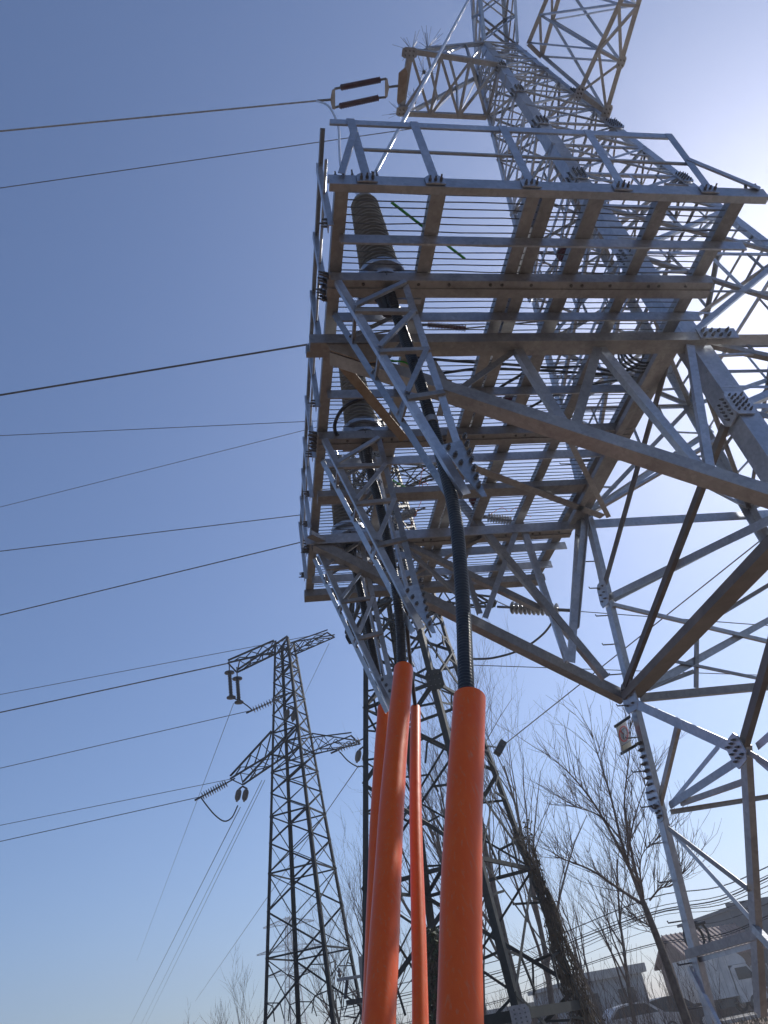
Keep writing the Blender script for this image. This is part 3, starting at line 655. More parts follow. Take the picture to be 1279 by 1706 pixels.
def vwire(S, L, sl, ext=1.5):                               # end point of a wire that leaves S, passes pixel L and falls by sl per metre
    S = np.array(S, float); best = None
    for a in np.linspace(math.radians(95), math.radians(265), 700):
        d = np.array((math.cos(a), math.sin(a))); n = np.array((-d[1], d[0], 0)); rr_ = ray(*L); den = rr_.dot(n)
        if abs(den) < 1e-6: continue
        t = S.dot(n) / den
        if t <= 0: continue
        E = rr_ * t; run = (E[:2] - S[:2]).dot(d)
        if run <= .5: continue
        e = abs((E[2] - S[2]) / run + sl)
        if best is None or e < best[0]: best = (e, E)
    return S + (best[1] - S) * ext
def wire(S, E, r, label, sag=0., cat='wire', m='wire', group=None, n=16):
    S, E = np.array(S, float), np.array(E, float)
    P = [lerp(S, E, i / n) - (0, 0, 4 * sag * (i / n) * (1 - i / n)) for i in range(n + 1)]
    return tag(one('wire', M[m], lambda b: b.tube(P, r * .82, 6, False), smooth=True), label, cat, group)
wg = 'overhead wires leaving to the left'
Q = onz(527, 168, 15.2)
wire(Q, vwire(Q, (-5, 219), .05), .021, 'thick pale conductor leaving the twin red insulators to the left', 0, m='band', group=wg)
tag(one('jumper_wire', M['alu'], lambda b: b.tube(smoothpath([onz(527, 168, 15.2), ony(548, 178, 7.0), ony(563, 210, 6.8), ony(565, 245, 6.4), ony(570, 285, 5.8), (1.45, 4.6, 7.6)], 8), .022, 8), smooth=True), 'curved pale jumper dropping from the thick conductor to the front termination', 'wire')
S = onz(738, 207, 15.4); wire(S, vwire(S, (-5, 314), .06), .012, 'thin wire below the thick pale conductor, passing the near railing', group=wg)
# two strings behind the wire floor
s3a, s3b = ony(712, 541, 8.1), ony(776, 547, 8.1)
t3 = thing('insulator_string', s3a, 'dark red ribbed insulator seen through the wire floor left of the lowest gap', 'insulator')
one('insulator_rod', M['red'], lambda b: shed_rod(b, s3a, s3b, .03, .06, 26), t3, True)
one('link', M['bolt'], lambda b: b.tube([s3b, LEG('A', 3.9)], .014, 6), t3); one('link', M['bolt'], lambda b: b.tube([s3a, s3a + (-.12, 0, 0)], .025, 6), t3)
wire(s3a, vwire(s3a, (-5, 659), .03), .02, 'dark wire reaching the platform beside its left carrying beam', group=wg)
S = LEG('A', 2.0); wire(S, vwire(S, (-5, 726), .02), .006, 'thin faint wire just below the dark wire at the left carrying beam', group=wg)

# ------------------------------------------------------------------ the two older dark towers
def tower(base, ang, prof, levels, wleg, wbr, label, m, group, dense=1.5):
    T = thing('lattice_tower', (base[0], base[1], G0), label, 'lattice tower', group)
    def R(z): return float(np.interp(z, [a for a, b in prof], [b for a, b in prof]))
    def L(k, z): a = ang + k * math.pi / 2; r = R(z); return np.array((base[0] + r * math.cos(a), base[1] + r * math.sin(a), z))
    for k in range(4):
        b = MB(); n = -np.array((math.cos(ang + k * math.pi / 2), math.sin(ang + k * math.pi / 2), 0))
        u, v = np.array((math.cos(ang + k * math.pi / 2 + 3 * math.pi / 4), math.sin(ang + k * math.pi / 2 + 3 * math.pi / 4), 0)), np.array((math.cos(ang + k * math.pi / 2 - 3 * math.pi / 4), math.sin(ang + k * math.pi / 2 - 3 * math.pi / 4), 0))
        zs = [z for z, r in prof]
        for z0, z1 in zip(zs, zs[1:]):
            w = wleg * (1 if z0 < zs[1] else .8); t = w * .12
            b.prism(L(k, z0), L(k, z1), [(0, 0), (w, 0), (w, t), (t, t), (t, w), (0, w)], u, v)
        b.build('leg', M[m], T)
    for k in range(4):
        b = MB(); k2 = (k + 1) % 4; sw = 0; n = np.array((math.cos(ang + (k + .5) * math.pi / 2), math.sin(ang + (k + .5) * math.pi / 2), 0))
        for i, (z0, z1) in enumerate(zip(levels, levels[1:])):
            for jj, (p, q) in enumerate(((L(k, z0), L(k2, z1)), (L(k2, z0), L(k, z1)))):
                p, q = jit(p, q, n, .02); b.ang(p, q, wbr * (1 if (i + jj) % 2 else .55), n)
            if i % 2 == 0: p, q = jit(L(k, z0), L(k2, z0), n, .02); b.ang(p, q, wbr, n)
            if z1 - z0 > dense:
                c = (L(k, z0) + L(k2, z0) + L(k, z1) + L(k2, z1)) / 4
                for a in (k, k2):
                    b.ang(lerp(L(a, z0), c, .5), L(a, z0 + (z1 - z0) * .3), wbr * .6, n); b.ang(lerp(L(a, z1), c, .5), L(a, z0 + (z1 - z0) * .7), wbr * .6, n)
                    b.ang(lerp(L(a, z0), c, .5), lerp(L(k, z0), L(k2, z0), .3 if a == k else .7), wbr * .6, n)
        b.build('face_bracing', M[m], T)
    return T, L
def arm(T, L, ka, kb, z, zu, tip1, tip2, w, m, n=4):
    b = MB(); lw = MB()
    a, c, ua, uc = L(ka, z), L(kb, z), L(ka, zu), L(kb, zu)
    for p, q in ((a, tip1), (c, tip2), (ua, tip1 + (0, 0, .12)), (uc, tip2 + (0, 0, .12)), (tip1, tip2)): b.ang(p, q, w, (0, 0, -1))
    o = b.build('crossarm', M[m], T)
    for i in range(n):
        f0, f1 = i / n, (i + 1) / n
        for p, q in ((lerp(a, tip1, f0), lerp(c, tip2, f1)), (lerp(a, tip1, f1), lerp(c, tip2, f1)), (lerp(a, tip1, f0), lerp(ua, tip1, f1)), (lerp(c, tip2, f0), lerp(uc, tip2, f1)), (lerp(ua, tip1, f0), lerp(a, tip1, f1 - .1)), (lerp(uc, tip2, f0), lerp(c, tip2, f1 - .1))):
            if np.linalg.norm(p - q) > .1: lw.ang(p, q, w * .6, (0, 0, -1))
    lw.build('crossarm_lacing', M[m], o)
TG = None
# left tower
LB = (1.585, 31.96)
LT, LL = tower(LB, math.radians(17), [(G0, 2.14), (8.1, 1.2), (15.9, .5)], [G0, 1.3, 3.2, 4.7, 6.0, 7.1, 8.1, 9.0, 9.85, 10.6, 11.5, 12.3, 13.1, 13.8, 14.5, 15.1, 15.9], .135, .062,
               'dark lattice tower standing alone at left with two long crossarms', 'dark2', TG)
zA = 15.3
lt1, lt2, rt1, rt2 = onz(380, 1105, zA), onz(395, 1121, zA), onz(545, 1054, zA), onz(557, 1062, zA)
arm(LT, LL, 2, 3, zA, 15.9, lt1, lt2, .085, 'dark2'); arm(LT, LL, 1, 0, zA, 15.9, rt1, rt2, .085, 'dark2')
zB = 10.6
ll1, ll2, lr1, lr2 = onz(384, 1298, zB), onz(405, 1308, zB), onz(585, 1226, zB), onz(600, 1240, zB)
arm(LT, LL, 2, 3, zB, 11.6, ll1, ll2, .08, 'dark2'); arm(LT, LL, 1, 0, zB, 11.5, lr1, lr2, .08, 'dark2')
# post insulators under the top left arm
for (x, y0, y1, lb_) in ((383, 1119, 1164, 'left one of two hanging black rods with end rings at the far tower top'), (396, 1129, 1172, 'right one of two hanging black rods with end rings at the far tower top')):
    a, c = ond(x - 1, y0, 31.3), ond(x + 2, y1, 31.3)
    T = thing('hanging_insulator', c, lb_, 'insulator', 'hanging rods on the far tower')
    one('insulator_rod', M['blackp'], lambda b: shed_rod(b, a, c, .06, .095, 20), T, True)
    one('grading_ring', M['blackp'], lambda b: b.lathe(a, a + (0, 0, -.10), [(0, .12), (.3, .22), (.7, .22), (1, .12)], 16), T, True)
    one('grading_ring', M['blackp'], lambda b: b.lathe(c, c + (0, 0, .10), [(0, .12), (.3, .2), (.7, .2), (1, .12)], 16), T, True)
    one('link', M['blackp'], lambda b: b.tube([a, a + (0, 0, .5)], .03, 6), T)
def string(px0, px1, D0, D1, n, R, label, group='disc insulator strings'):
    p, q = ond(*px0, D0), ond(*px1, D1); T = thing('insulator_string', lerp(p, q, .5), label, 'insulator', group)
    one('disc_stack', M['disc'], lambda b: disc_string(b, p, q, n, R), T, True)
    d = nrm(q - p); one('link', M['blackp'], lambda b: b.tube([q, q + d * .35], .03, 6), T); one('link', M['blackp'], lambda b: b.tube([p, p - d * .3], .04, 6), T)
    return p, q
sA, _ = string((336, 1327), (378, 1304), 31, 31, 11, .16, 'stack of pale discs at the lower left arm tip of the lone dark tower')
sB, _ = string((421, 1183), (466, 1163), 31, 30.9, 10, .15, 'stack of pale discs below the top arm, in front of the lone dark tower')
string((562, 1250), (600, 1233), 31, 30.9, 9, .15, 'stack of pale discs under the right arm tip of the lone dark tower')
def hang(px, D, label, dx=0):
    T = thing('hanging_insulator', ond(px[0], px[1] + 28, D), label, 'insulator', 'hanging twin insulators')
    for s_ in (-6, 6):
        a, c = ond(px[0] + s_ + 2, px[1] + 2, D), ond(px[0] + s_ - 3, px[1] + 25, D)
        one('disc_stack', M['disc'], lambda b: b.lathe(a, c, [(0, .05), (.06, .13), (.1, .15), (.9, .15), (.95, .13), (1, .05)] if 0 else [(i / 18 + o_, r * max(.35, 1 - abs(2 * i / 17 - 1) ** 4)) for i in range(18) for o_, r in ((0.0, .085), (.018, .12), (.036, .12), (.05, .085))], 12), T, True)
    one('yoke', M['blackp'], lambda b: b.tube([ond(px[0] - 4, px[1] + 3, D), ond(px[0] + 1, px[1] - 1, D), ond(px[0] + 8, px[1] + 3, D)], .04, 6), T)
    return ond(px[0] - 2, px[1] + 30, D)
hA = hang((403, 1311), 31, 'twin grey insulators hanging from the lower left arm of the lone dark tower')
hang((484, 1178), 32, 'twin grey insulators hanging inside the body of the lone dark tower')
hang((603, 1246), 30, 'twin grey insulators hanging by the left leg of the dark tower behind the pipes')
# middle tower
MBASE = (4.27, 18.6)
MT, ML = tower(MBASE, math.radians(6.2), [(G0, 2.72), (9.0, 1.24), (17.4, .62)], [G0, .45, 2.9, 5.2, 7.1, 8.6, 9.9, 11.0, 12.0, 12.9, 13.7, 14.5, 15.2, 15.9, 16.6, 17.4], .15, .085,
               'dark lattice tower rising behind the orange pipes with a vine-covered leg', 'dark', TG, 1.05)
zM = 10.2
mr1, mr2, ml1, ml2 = onz(826, 1001, zM), onz(822, 1012, zM), onz(578, 1062, zM), onz(584, 1073, zM)
arm(MT, ML, 1, 0, zM, 11.4, mr1, mr2, .1, 'dark', 3); arm(MT, ML, 2, 3, zM, 11.4, ml1, ml2, .1, 'dark', 3)
zM2 = 14.4
arm(MT, ML, 1, 0, zM2, 15.4, onz(760, 772, zM2), onz(768, 785, zM2), .1, 'dark', 3); arm(MT, ML, 2, 3, zM2, 15.4, onz(560, 842, zM2), onz(566, 858, zM2), .1, 'dark', 3)
gk = np.array((math.cos(math.radians(26 - 45)), math.sin(math.radians(26 - 45)), 0))
# base beams with pale gusset plates
b = MB()
for k in range(4): b.box(ML(k, .12), ML((k + 1) % 4, .12), .1, .18)
b.build('base_beam', M['dark'], MT)
gusset(ML(3, .1) + (-.04, -.12, 0), (-.2, -1, .1), (0, 0, 1), .34, .36, 4, 3, MT, 'galv2')
gusset(ML(3, 7.1) + (-.02, -.1, 0), (-.2, -1, -.1), (0, 0, 1), .5, .42, 3, 3, MT, 'dark')
sM, sMq = string((930, 1016), (850, 1012), 16.5, 16.8, 11, .16, 'stack of grey discs right of the front cable, below the platform')
wire(sMq, mr1, .02, 'short link wire from the dark tower arm to the grey disc stack')
wire(sM, ond(1330, 1046, 16), .012, 'thin wire running right from the grey disc stack below the platform')
sC, _ = string((688, 1026), (718, 1008), 17.0, 17.2, 7, .13, 'stack of grey discs beside the tip of the middle bracket')
sD, _ = string((655, 866), (692, 852), 17.2, 17.5, 9, .13, 'stack of grey discs seen through the wire floor near the platform middle')
sE, _ = string((812, 862), (852, 868), 17.2, 17.5, 9, .13, 'stack of brownish discs seen through the wire floor near the platform right')
jp = smoothpath([ond(785, 1098, 17), ond(822, 1096, 17), ond(868, 1082, 17), ond(905, 1056, 16.8), ond(928, 1024, 16.5)], 8)
tag(one('jumper_wire', M['cable'], lambda b: b.tube(jp, .026, 6), smooth=True), 'drooping black jumper between the dark tower and the grey disc stack', 'wire')
wire(ond(785, 1108, 17), ond(1330, 1127, 20), .012, 'level thin wire crossing right at the height of the pipe tops')
# counterweight and stay going up right
bx = ond(833, 1246, 17.2)
W8 = thing('stay_weight', bx, 'small black block on a stay wire at the right leg of the dark tower', 'weight')
one('block', M['blackp'], lambda b: b.box(bx + (-.1, 0, -.12), bx + (.1, 0, .12), .2, .16, (1, 0, .5)), W8)
one('stay', M['wire'], lambda b: b.tube([ML(0, 5.9), bx], .02, 6), W8)
wire(bx, ond(1330, 850, 12), .013, 'slanting stay wire climbing right from the small black block')
# wires on the left, upper to lower
S = ML(2, 17.3); wire(S, vwire(S, (-5, 846), .0), .012, 'thin wire passing left from the peak of the dark tower behind the pipes', group=wg)
S = onz(566, 850, zM2); wire(S, vwire(S, (-5, 919), .02), .017, 'upper of two dark wires reaching the platform side below its left carrying beam', group=wg)
S = sD; wire(S, vwire(S, (-5, 1026), .02), .018, 'lower of two dark wires reaching the platform side near its far end', group=wg)
wire(rt1, vwire(rt1, (-5, 1158), .01), .016, 'thin wire leaving the right tip of the lone tower top arm', group=wg)
wire(lt1, vwire(lt1, (-5, 1188), .02), .034, 'thick dark wire leaving the left tip of the lone tower top arm', group=wg)
wire(sB, vwire(sB, (-5, 1281), .02), .018, 'wire leaving the disc stack in front of the lone tower', group=wg)
wire(ll1, vwire(ll1, (-5, 1376), .02), .016, 'wire leaving the lower left arm tip of the lone tower', group=wg)
wire(sA, vwire(sA, (-5, 1403), .02), .018, 'lowest wire at left, leaving the disc stack at the lower left arm tip', group=wg)
fg = 'wires sinking to the horizon'
wire(ond(389, 1172, 31), ond(228, 1600, 150), .016, 'faint wire sinking from the hanging black rods to the far left horizon', group=fg)
wire(ond(400, 1345, 31), ond(215, 1712, 150), .022, 'left one of three wires sinking steeply below the lower left arm', group=fg)
wire(ond(436, 1300, 31), ond(232, 1712, 150), .016, 'middle one of three wires sinking steeply below the lower left arm', group=fg)
wire(ond(441, 1300, 31), ond(240, 1712, 160), .016, 'right one of three wires sinking steeply below the lower left arm', group=fg)
wire(ond(548, 1072, 32), ond(500, 1172, 45), .014, 'short thin wire dropping from the right tip of the top arm', group=fg)
wire(ond(597, 1276, 30), ond(325, 1668, 150), .022, 'wire slanting down left behind the lone tower to the tree tops', group=fg)
for pts, lb_ in (([(334, 1328), (345, 1343), (358, 1358), (373, 1368), (386, 1362), (396, 1342)], 'drooping jumper under the lower left arm of the lone tower'),
                 ([(420, 1183), (412, 1176), (400, 1168), (388, 1163)], 'short jumper under the two hanging black rods'),
                 ([(566, 1253), (580, 1268), (595, 1277), (604, 1277), (610, 1290)], 'drooping jumper under the right arm of the lone tower')):
    P = smoothpath([ond(x, y, 31) for x, y in pts], 6); tag(one('jumper_wire', M['cable'], lambda b: b.tube(P, .028, 6), smooth=True), lb_, 'wire')
# far faint tower: paler steel puts part of the haze into its colour
fb = ond(492, 1706, 170)
FT, FL = tower((fb[0], fb[1]), .4, [(G0, 3.2), (12, 1.7), (24, .7)], [G0, 3, 6, 9, 12, 14.5, 17, 19, 21, 22.5, 24], .20, .09, 'small faint lattice tower on the horizon, seen through the lone dark tower', 'galv2', None)
for z, x in ((22.5, 5), (18, 6.5), (14, 5)):
    for s_ in (-1, 1):
        t_ = np.array((fb[0] + s_ * x, fb[1], z)); arm(FT, FL, 2 if s_ < 0 else 0, 3 if s_ < 0 else 1, z, z + 1.2, t_, t_ + (0, .4, 0), .12, 'galv2', 3)

# ------------------------------------------------------------------ bird spikes on the west crossarm
for (x, y, z, lb_) in ((686, 84, 15.75, 'fan of thin spikes on the upper tip corner of the left crossarm'), (668, 188, 15.75, 'fan of thin spikes on the lower tip corner of the left crossarm'),
                       (712, 80, 15.9, 'fan of thin spikes on the crossarm, right of its tip corner'), (706, 120, 15.8, 'fan of thin spikes inside the left crossarm frame'), (690, 170, 15.75, 'fan of thin spikes low inside the left crossarm frame')):
    c = onz(x, y, z); rr = random.Random(int(x))
    def sp(b):
        for i in range(26):
            a, e = rr.uniform(0, 6.28), rr.uniform(.15, 1.4); d = np.array((math.cos(a) * math.cos(e), math.sin(a) * math.cos(e), math.sin(e)))
            b.tube([c, c + d * rr.uniform(.22, .42)], .003, 4)
        b.cube(c, .06, .06, .05)
    tag(one('bird_spike', M['bolt'], sp), lb_, 'bird spikes', 'bird spikes on the crossarm')

# ------------------------------------------------------------------ no-climbing sign on the tower leg
def sign():
    S0 = LEG('A', -3.2)
    yy = 9.02
    c = [ony(1026, 1210, 8.95), ony(1042, 1200, 9.25), ony(1052.5, 1245, 9.25), ony(1036.5, 1255, 8.95)]
    T = thing('warning_sign', c[3], 'small white no-climbing plate with dark red ring on the pale tower leg', 'sign')
    n = nrm(np.cross(c[1] - c[0], c[3] - c[0])); n = n if n.dot(lerp(c[0], c[2], .5)) < 0 else -n
    one('plate', M['signw'], lambda b: b.plate(c, n, .008), T)
    P = lambda u, v: lerp(lerp(c[0], c[1], u), lerp(c[3], c[2], u), v) + n * .007
    def ring(b):
        k = 32
        for i in range(k):
            a0, a1 = 2 * math.pi * i / k, 2 * math.pi * (i + 1) / k
            q = [P(.5 + R * math.cos(a), .40 + R * .62 * math.sin(a)) for R, a in ((.46, a0), (.46, a1), (.38, a1), (.38, a0))]; b.plate(q, n, .004)
        q = [P(.5 + .40 * math.cos(a) * s_, .40 + .62 * .40 * math.sin(a) * s_) for s_, a in ((-1, .7), (-1, .95), (1, .7), (1, .95))]; b.plate(q, n, .003)
    one('red_ring', M['redp'], ring, T)
    def man(b):
        def bar(u0, v0, u1, v1, w):
            p, q = P(u0, v0) + n * .004, P(u1, v1) + n * .004; b.box(p, q, w, .003, n)
        bar(.5, .33, .52, .46, .06); bar(.5, .33, .34, .27, .025); bar(.53, .34, .68, .26, .025); bar(.5, .46, .38, .52, .03); bar(.38, .52, .42, .58, .028); bar(.53, .46, .62, .56, .03)
        q = [P(.52 + .07 * math.cos(a), .27 + .045 * math.sin(a)) + n * .004 for a in np.linspace(0, 5.9, 12)]; b.plate(q, n, .003)
    one('climbing_figure', M['blackp'], man, T)
    one('text_strip', M['yellowp'], lambda b: b.plate([P(.1, .76), P(.9, .76), P(.9, .95), P(.1, .95)], n, .004), T)
    one('strip_border', M['blackp'], lambda b: (b.plate([P(.06, .735), P(.94, .735), P(.94, .76), P(.06, .76)], n, .005), b.plate([P(.06, .95), P(.94, .95), P(.94, .965), P(.06, .965)], n, .005)), T)
    def brk(b):
        for v in (0, 1):
            p, q = lerp(c[0], c[3], v), lerp(c[1], c[2], v); b.box(p - n * .012 + (p - q) * .06, LEG('A', lerp(p, q, 1)[2] - 6) + (-.03, 0, 0), .035, .012, n)
    one('bracket_bar', M['blackp'], brk, T)
sign()

# ------------------------------------------------------------------ vegetation
def grow(seed, base, height, r0, lean=(0, 0), spread=.55, levels=4, nb=(7, 6, 5, 4), up=.55, fork=.32, trunk_pts=None):
    rr = random.Random(seed); tr, tw = MB(), MB()
    def limb(p, d, L, r, lev, b):
        k = max(3, int(6 - lev)); pts = [p]; rs = [r]; dd = d.copy()
        for i in range(k):
            dd = nrm(dd + np.array((rr.uniform(-1, 1), rr.uniform(-1, 1), rr.uniform(-.6, .8) + (up * .25 if lev else 0))) * (.10 + .05 * lev))
            pts.append(pts[-1] + dd * L / k); rs.append(r * (1 - (.78 if lev else .7) * (i + 1) / k))
        b.tube(pts, rs, (8, 6, 5, 4, 3, 3)[lev], False)
        if lev >= levels: return
        n = nb[lev]
        for j in range(n):
            f = fork + (1 - fork) * (j + rr.uniform(.1, .9)) / n if lev == 0 else .2 + .8 * (j + rr.random()) / n
            x = f * k; i = min(int(x), k - 1); q = lerp(pts[i], pts[i + 1], x - i); rq = rs[i] * (1 - (x - i)) + rs[min(i + 1, k)] * (x - i)
            ax = nrm(pts[i + 1] - pts[i]); a = rr.uniform(0, 6.28); s = nrm(np.cross(ax, (math.cos(a), math.sin(a), .3)))
            an = spread * rr.uniform(.7, 1.35); nd = nrm(ax * math.cos(an) + s * math.sin(an) + np.array((0, 0, up * .35)))
            limb(q, nd, L * rr.uniform(.42, .68) * (1 - .35 * f if lev == 0 else 1), max(rq * .6, .004), lev + 1, tw)
    limb(np.array(base, float), nrm((lean[0], lean[1], 1)), height, r0, 0, tr)
    return tr, tw
def tree(seed, px, py, D, h, r0, label, name='bare_tree', cat='tree', group=None, **kw):
    base = ond(px, py, D); base[2] = G0 - .05
    tr, tw = grow(seed, base, h, r0, **kw)
    T = thing(name, base, label, cat, group); tr.build('trunk', M['bark'], T, None, True); tw.build('crown', M['twig'], T, None, True); return T
# the big bare tree right of centre: trunk and main limbs set out, crown grown on them
def bigtree():
    D = 19.
    P = lambda x, y, dd=0: ond(x, y, D + dd)
    base = P(1150, 1706); base = ond(1152, 1716, D); base[2] = G0 - .05
    T = thing('bare_tree', base, 'largest bare tree, forked low, standing just left of the pale tower leg', 'tree', 'bare trees')
    rr = random.Random(11); tr, tw = MB(), MB()
    tr.tube(smoothpath([base, P(1128, 1655), P(1105, 1590), P(1082, 1530), P(1070, 1500)], 4), [.10 - .0027 * i for i in range(17)], 9)
    limbs = [[(1070, 1502), (1040, 1420), (1018, 1330), (1000, 1270), (985, 1220)], [(1072, 1505), (1052, 1420), (1040, 1340), (1048, 1260), (1050, 1200)], [(1068, 1505), (1030, 1480), (985, 1450), (940, 1432), (915, 1425)],
             [(1060, 1470), (1030, 1410), (990, 1340), (950, 1290), (905, 1250)], [(1072, 1495), (1066, 1450), (1072, 1420), (1098, 1395)], [(1045, 1430), (1055, 1370), (1075, 1310), (1095, 1270)],
             [(1035, 1400), (1000, 1360), (960, 1345), (925, 1335)], [(1082, 1500), (1100, 1480), (1120, 1475), (1140, 1450)], [(1095, 1565), (1085, 1545), (1060, 1530), (1040, 1510)]]
    for li, l in enumerate(limbs):
        off = rr.uniform(-1.8, 1.8); pts = smoothpath([P(x, y, off * i / 3) for i, (x, y) in enumerate(l)], 4)
        rs = [max(.038 * (1 - i / len(pts)) ** .8, .007) for i in range(len(pts))]
        if li > 3: rs = [r * .6 for r in rs]
        tw.tube(pts, rs, 6, False)
        for j in range(25):
            i = rr.randrange(2, len(pts) - 1); q = pts[i]; ax = nrm(pts[i + 1] - pts[i]) if i + 1 < len(pts) else nrm(pts[i] - pts[i - 1])
            s = nrm(np.array((rr.uniform(-1, 1), rr.uniform(-1, 1), rr.uniform(-.3, .5)))); d = nrm(ax + s * .75 + np.array((0, 0, .25)))
            L = rr.uniform(.5, 1.5); p = [q]; dd = d
            for k in range(4): dd = nrm(dd + np.array((rr.uniform(-1, 1), rr.uniform(-1, 1), rr.uniform(-.5, .9))) * .2); p.append(p[-1] + dd * L / 4)
            tw.tube(p, [.010, .008, .006, .0045, .003], 4, False)
            for t_ in range(5):
                z = p[rr.randrange(1, 5)]; e = nrm(dd + np.array((rr.uniform(-1, 1), rr.uniform(-1, 1), rr.uniform(-.3, 1))) * .8); L2 = rr.uniform(.25, .6)
                m_ = z + e * L2 * .5 + np.array((0, 0, rr.uniform(-.02, .05))); tw.tube([z, m_, m_ + nrm(e + np.array((0, 0, .3))) * L2 * .5], [.005, .004, .003], 3, False)
    tr.build('trunk', M['bark'], T, None, True); tw.build('crown', M['twig'], T, None, True)
bigtree()
tg = 'bare trees'
TREES = [(21, 640, 1720, 30, 5.6, .09, 'bare sapling showing between the lone dark tower and the tallest pipe'), (22, 745, 1720, 26, 9.5, .12, 'bare tree behind the slimmest orange pipe'),
         (23, 870, 1710, 27, 10.5, .13, 'tall bare tree behind the vine-covered leg of the dark tower'), (24, 925, 1712, 33, 11.0, .13, 'upright bare tree between the vine-covered leg and the largest bare tree'),
         (25, 1010, 1715, 36, 6.5, .1, 'low bare tree in front of the long grey house'), (26, 1055, 1712, 31, 6.0, .08, 'slim leaning bare tree beside the parked silver car'),
         (27, 570, 1720, 34, 4.6, .08, 'bare sapling inside the right foot of the lone dark tower'), (28, 815, 1715, 30, 8.0, .1, 'bare tree right behind the thickest orange pipe')]
for s_, x, y, D, h, r, lb_ in TREES: tree(s_, x, y, D, h, r, lb_, group=tg, spread=.5, up=.75, levels=4, nb=(11, 5, 4, 2), fork=.18)
for i, (x, D, h, lb_) in enumerate(((322, 30, 2.5, 'leftmost thin bare sapling at the bottom edge'), (352, 32, 2.7, 'bare sapling left of the tallest sapling at the bottom edge'), (378, 31, 2.3, 'short bushy sapling at the bottom edge, left of the lone tower'), (418, 30, 3.5, 'tallest thin sapling at the bottom edge, just left of the lone tower'), (403, 36, 2.6, 'faint thin sapling behind the tallest sapling'))):
    tree(40 + i, x, 1760, D, h, .03, lb_, 'sapling', 'sapling', 'saplings at the bottom left', spread=.45, up=.8, levels=3, nb=(9, 4, 3), fork=.15)
# vines on the dark tower's right leg and on a stump behind the slim pipe
def vines(name, path, rads, n, seed, label, leaves, parent_m=('vine', 'leafd'), hang_=0.):
    rr = random.Random(seed); P = smoothpath(path, 8); k = len(P); b, lv = MB(), MB()
    def R(f): return float(np.interp(f, np.linspace(0, 1, len(rads)), rads))
    for i in range(n):
        a = rr.uniform(0, 6.28); f0 = rr.uniform(0, .75); f1 = min(1, f0 + rr.uniform(.15, .5)); pts = []
        for j in range(9):
            f = f0 + (f1 - f0) * j / 8; a += rr.uniform(-.5, .5); r = R(f) * rr.uniform(.35, 1.05); x = f * (k - 1); i0 = min(int(x), k - 2); c = lerp(P[i0], P[i0 + 1], x - i0)
            pts.append(c + np.array((math.cos(a) * r, math.sin(a) * r, rr.uniform(-.08, .08))))
        b.tube(pts, rr.uniform(.005, .014), 3, False)
        if rr.random() < hang_:
            e = pts[rr.randrange(9)]; b.tube([e, e + (rr.uniform(-.2, .2), rr.uniform(-.2, .2), -rr.uniform(.3, .9))], .004, 3, False)
    for i in range(leaves):
        f = rr.random(); x = f * (k - 1); i0 = min(int(x), k - 2); c = lerp(P[i0], P[i0 + 1], x - i0); a = rr.uniform(0, 6.28); r = R(f) * rr.uniform(.3, 1.2)
        c = c + np.array((math.cos(a) * r, math.sin(a) * r, rr.uniform(-.1, .1))); u = nrm((rr.uniform(-1, 1), rr.uniform(-1, 1), rr.uniform(-1, 1))); v = nrm(np.cross(u, (rr.uniform(-1, 1), rr.uniform(-1, 1), 1))); s = rr.uniform(.02, .055)
        lv.add([c - u * s, c + v * s * .6, c + u * s, c - v * s * .6], [(0, 1, 2, 3)])
    T = thing(name, (P[0][0], P[0][1], min(p[2] for p in P)), label, 'vine'); b.build('stems', M[parent_m[0]], T); lv.build('leaves', M[parent_m[1]], T)
Lp = [ML(0, z) + (-.1 * (z < 2), -.1, 0) for z in (3.9, 3.4, 2.7, 2.0, 1.2, 0.2, G0)]
vines('climbing_vine', Lp, [.28, .24, .12, .16, .26, .34, .42], 170, 3, 'dense dry vine climbing the right leg of the dark tower', 380, hang_=.6)
vines('climbing_vine', [ond(722, 1555, 15.5), ond(724, 1600, 15.5), ond(724, 1660, 15.4), ond(726, 1730, 15.3), ond(726, 1800, 15.2)], [.10, .26, .32, .36, .4], 260, 4, 'dark leafy vine column between the slimmest and the thickest orange pipe', 2600, ('vine', 'evergreen'))
# undergrowth behind the pipes and along the fence line
def scrub():
    rr = random.Random(9); b = MB()
    for i in range(1500):
        x = rr.uniform(-5, 15); y = rr.uniform(20, 40)
        if rr.random() < .4: x = rr.uniform(3, 12)
        h = rr.uniform(.6, 2.3) * (1 if x > 1 else .8); p = np.array((x, y, G0)); d = nrm((rr.uniform(-.3, .3), rr.uniform(-.3, .3), 1)); pts = [p]
        for k in range(3): d = nrm(d + np.array((rr.uniform(-1, 1), rr.uniform(-1, 1), .3)) * .13); pts.append(pts[-1] + d * h / 3)
        b.tube(pts, [.012, .009, .006, .003], 3, False)
        for k in range(4):
            q = pts[rr.randrange(1, 4)]; e = nrm(d + np.array((rr.uniform(-1, 1), rr.uniform(-1, 1), rr.uniform(0, 1))) * .7); b.tube([q, q + e * h * rr.uniform(.15, .4)], [.006, .003], 3, False)
    tag(b.build('scrub', M['twig']), 'tangle of dry leafless scrub on the ground behind the towers', 'scrub', kind='stuff')
scrub()
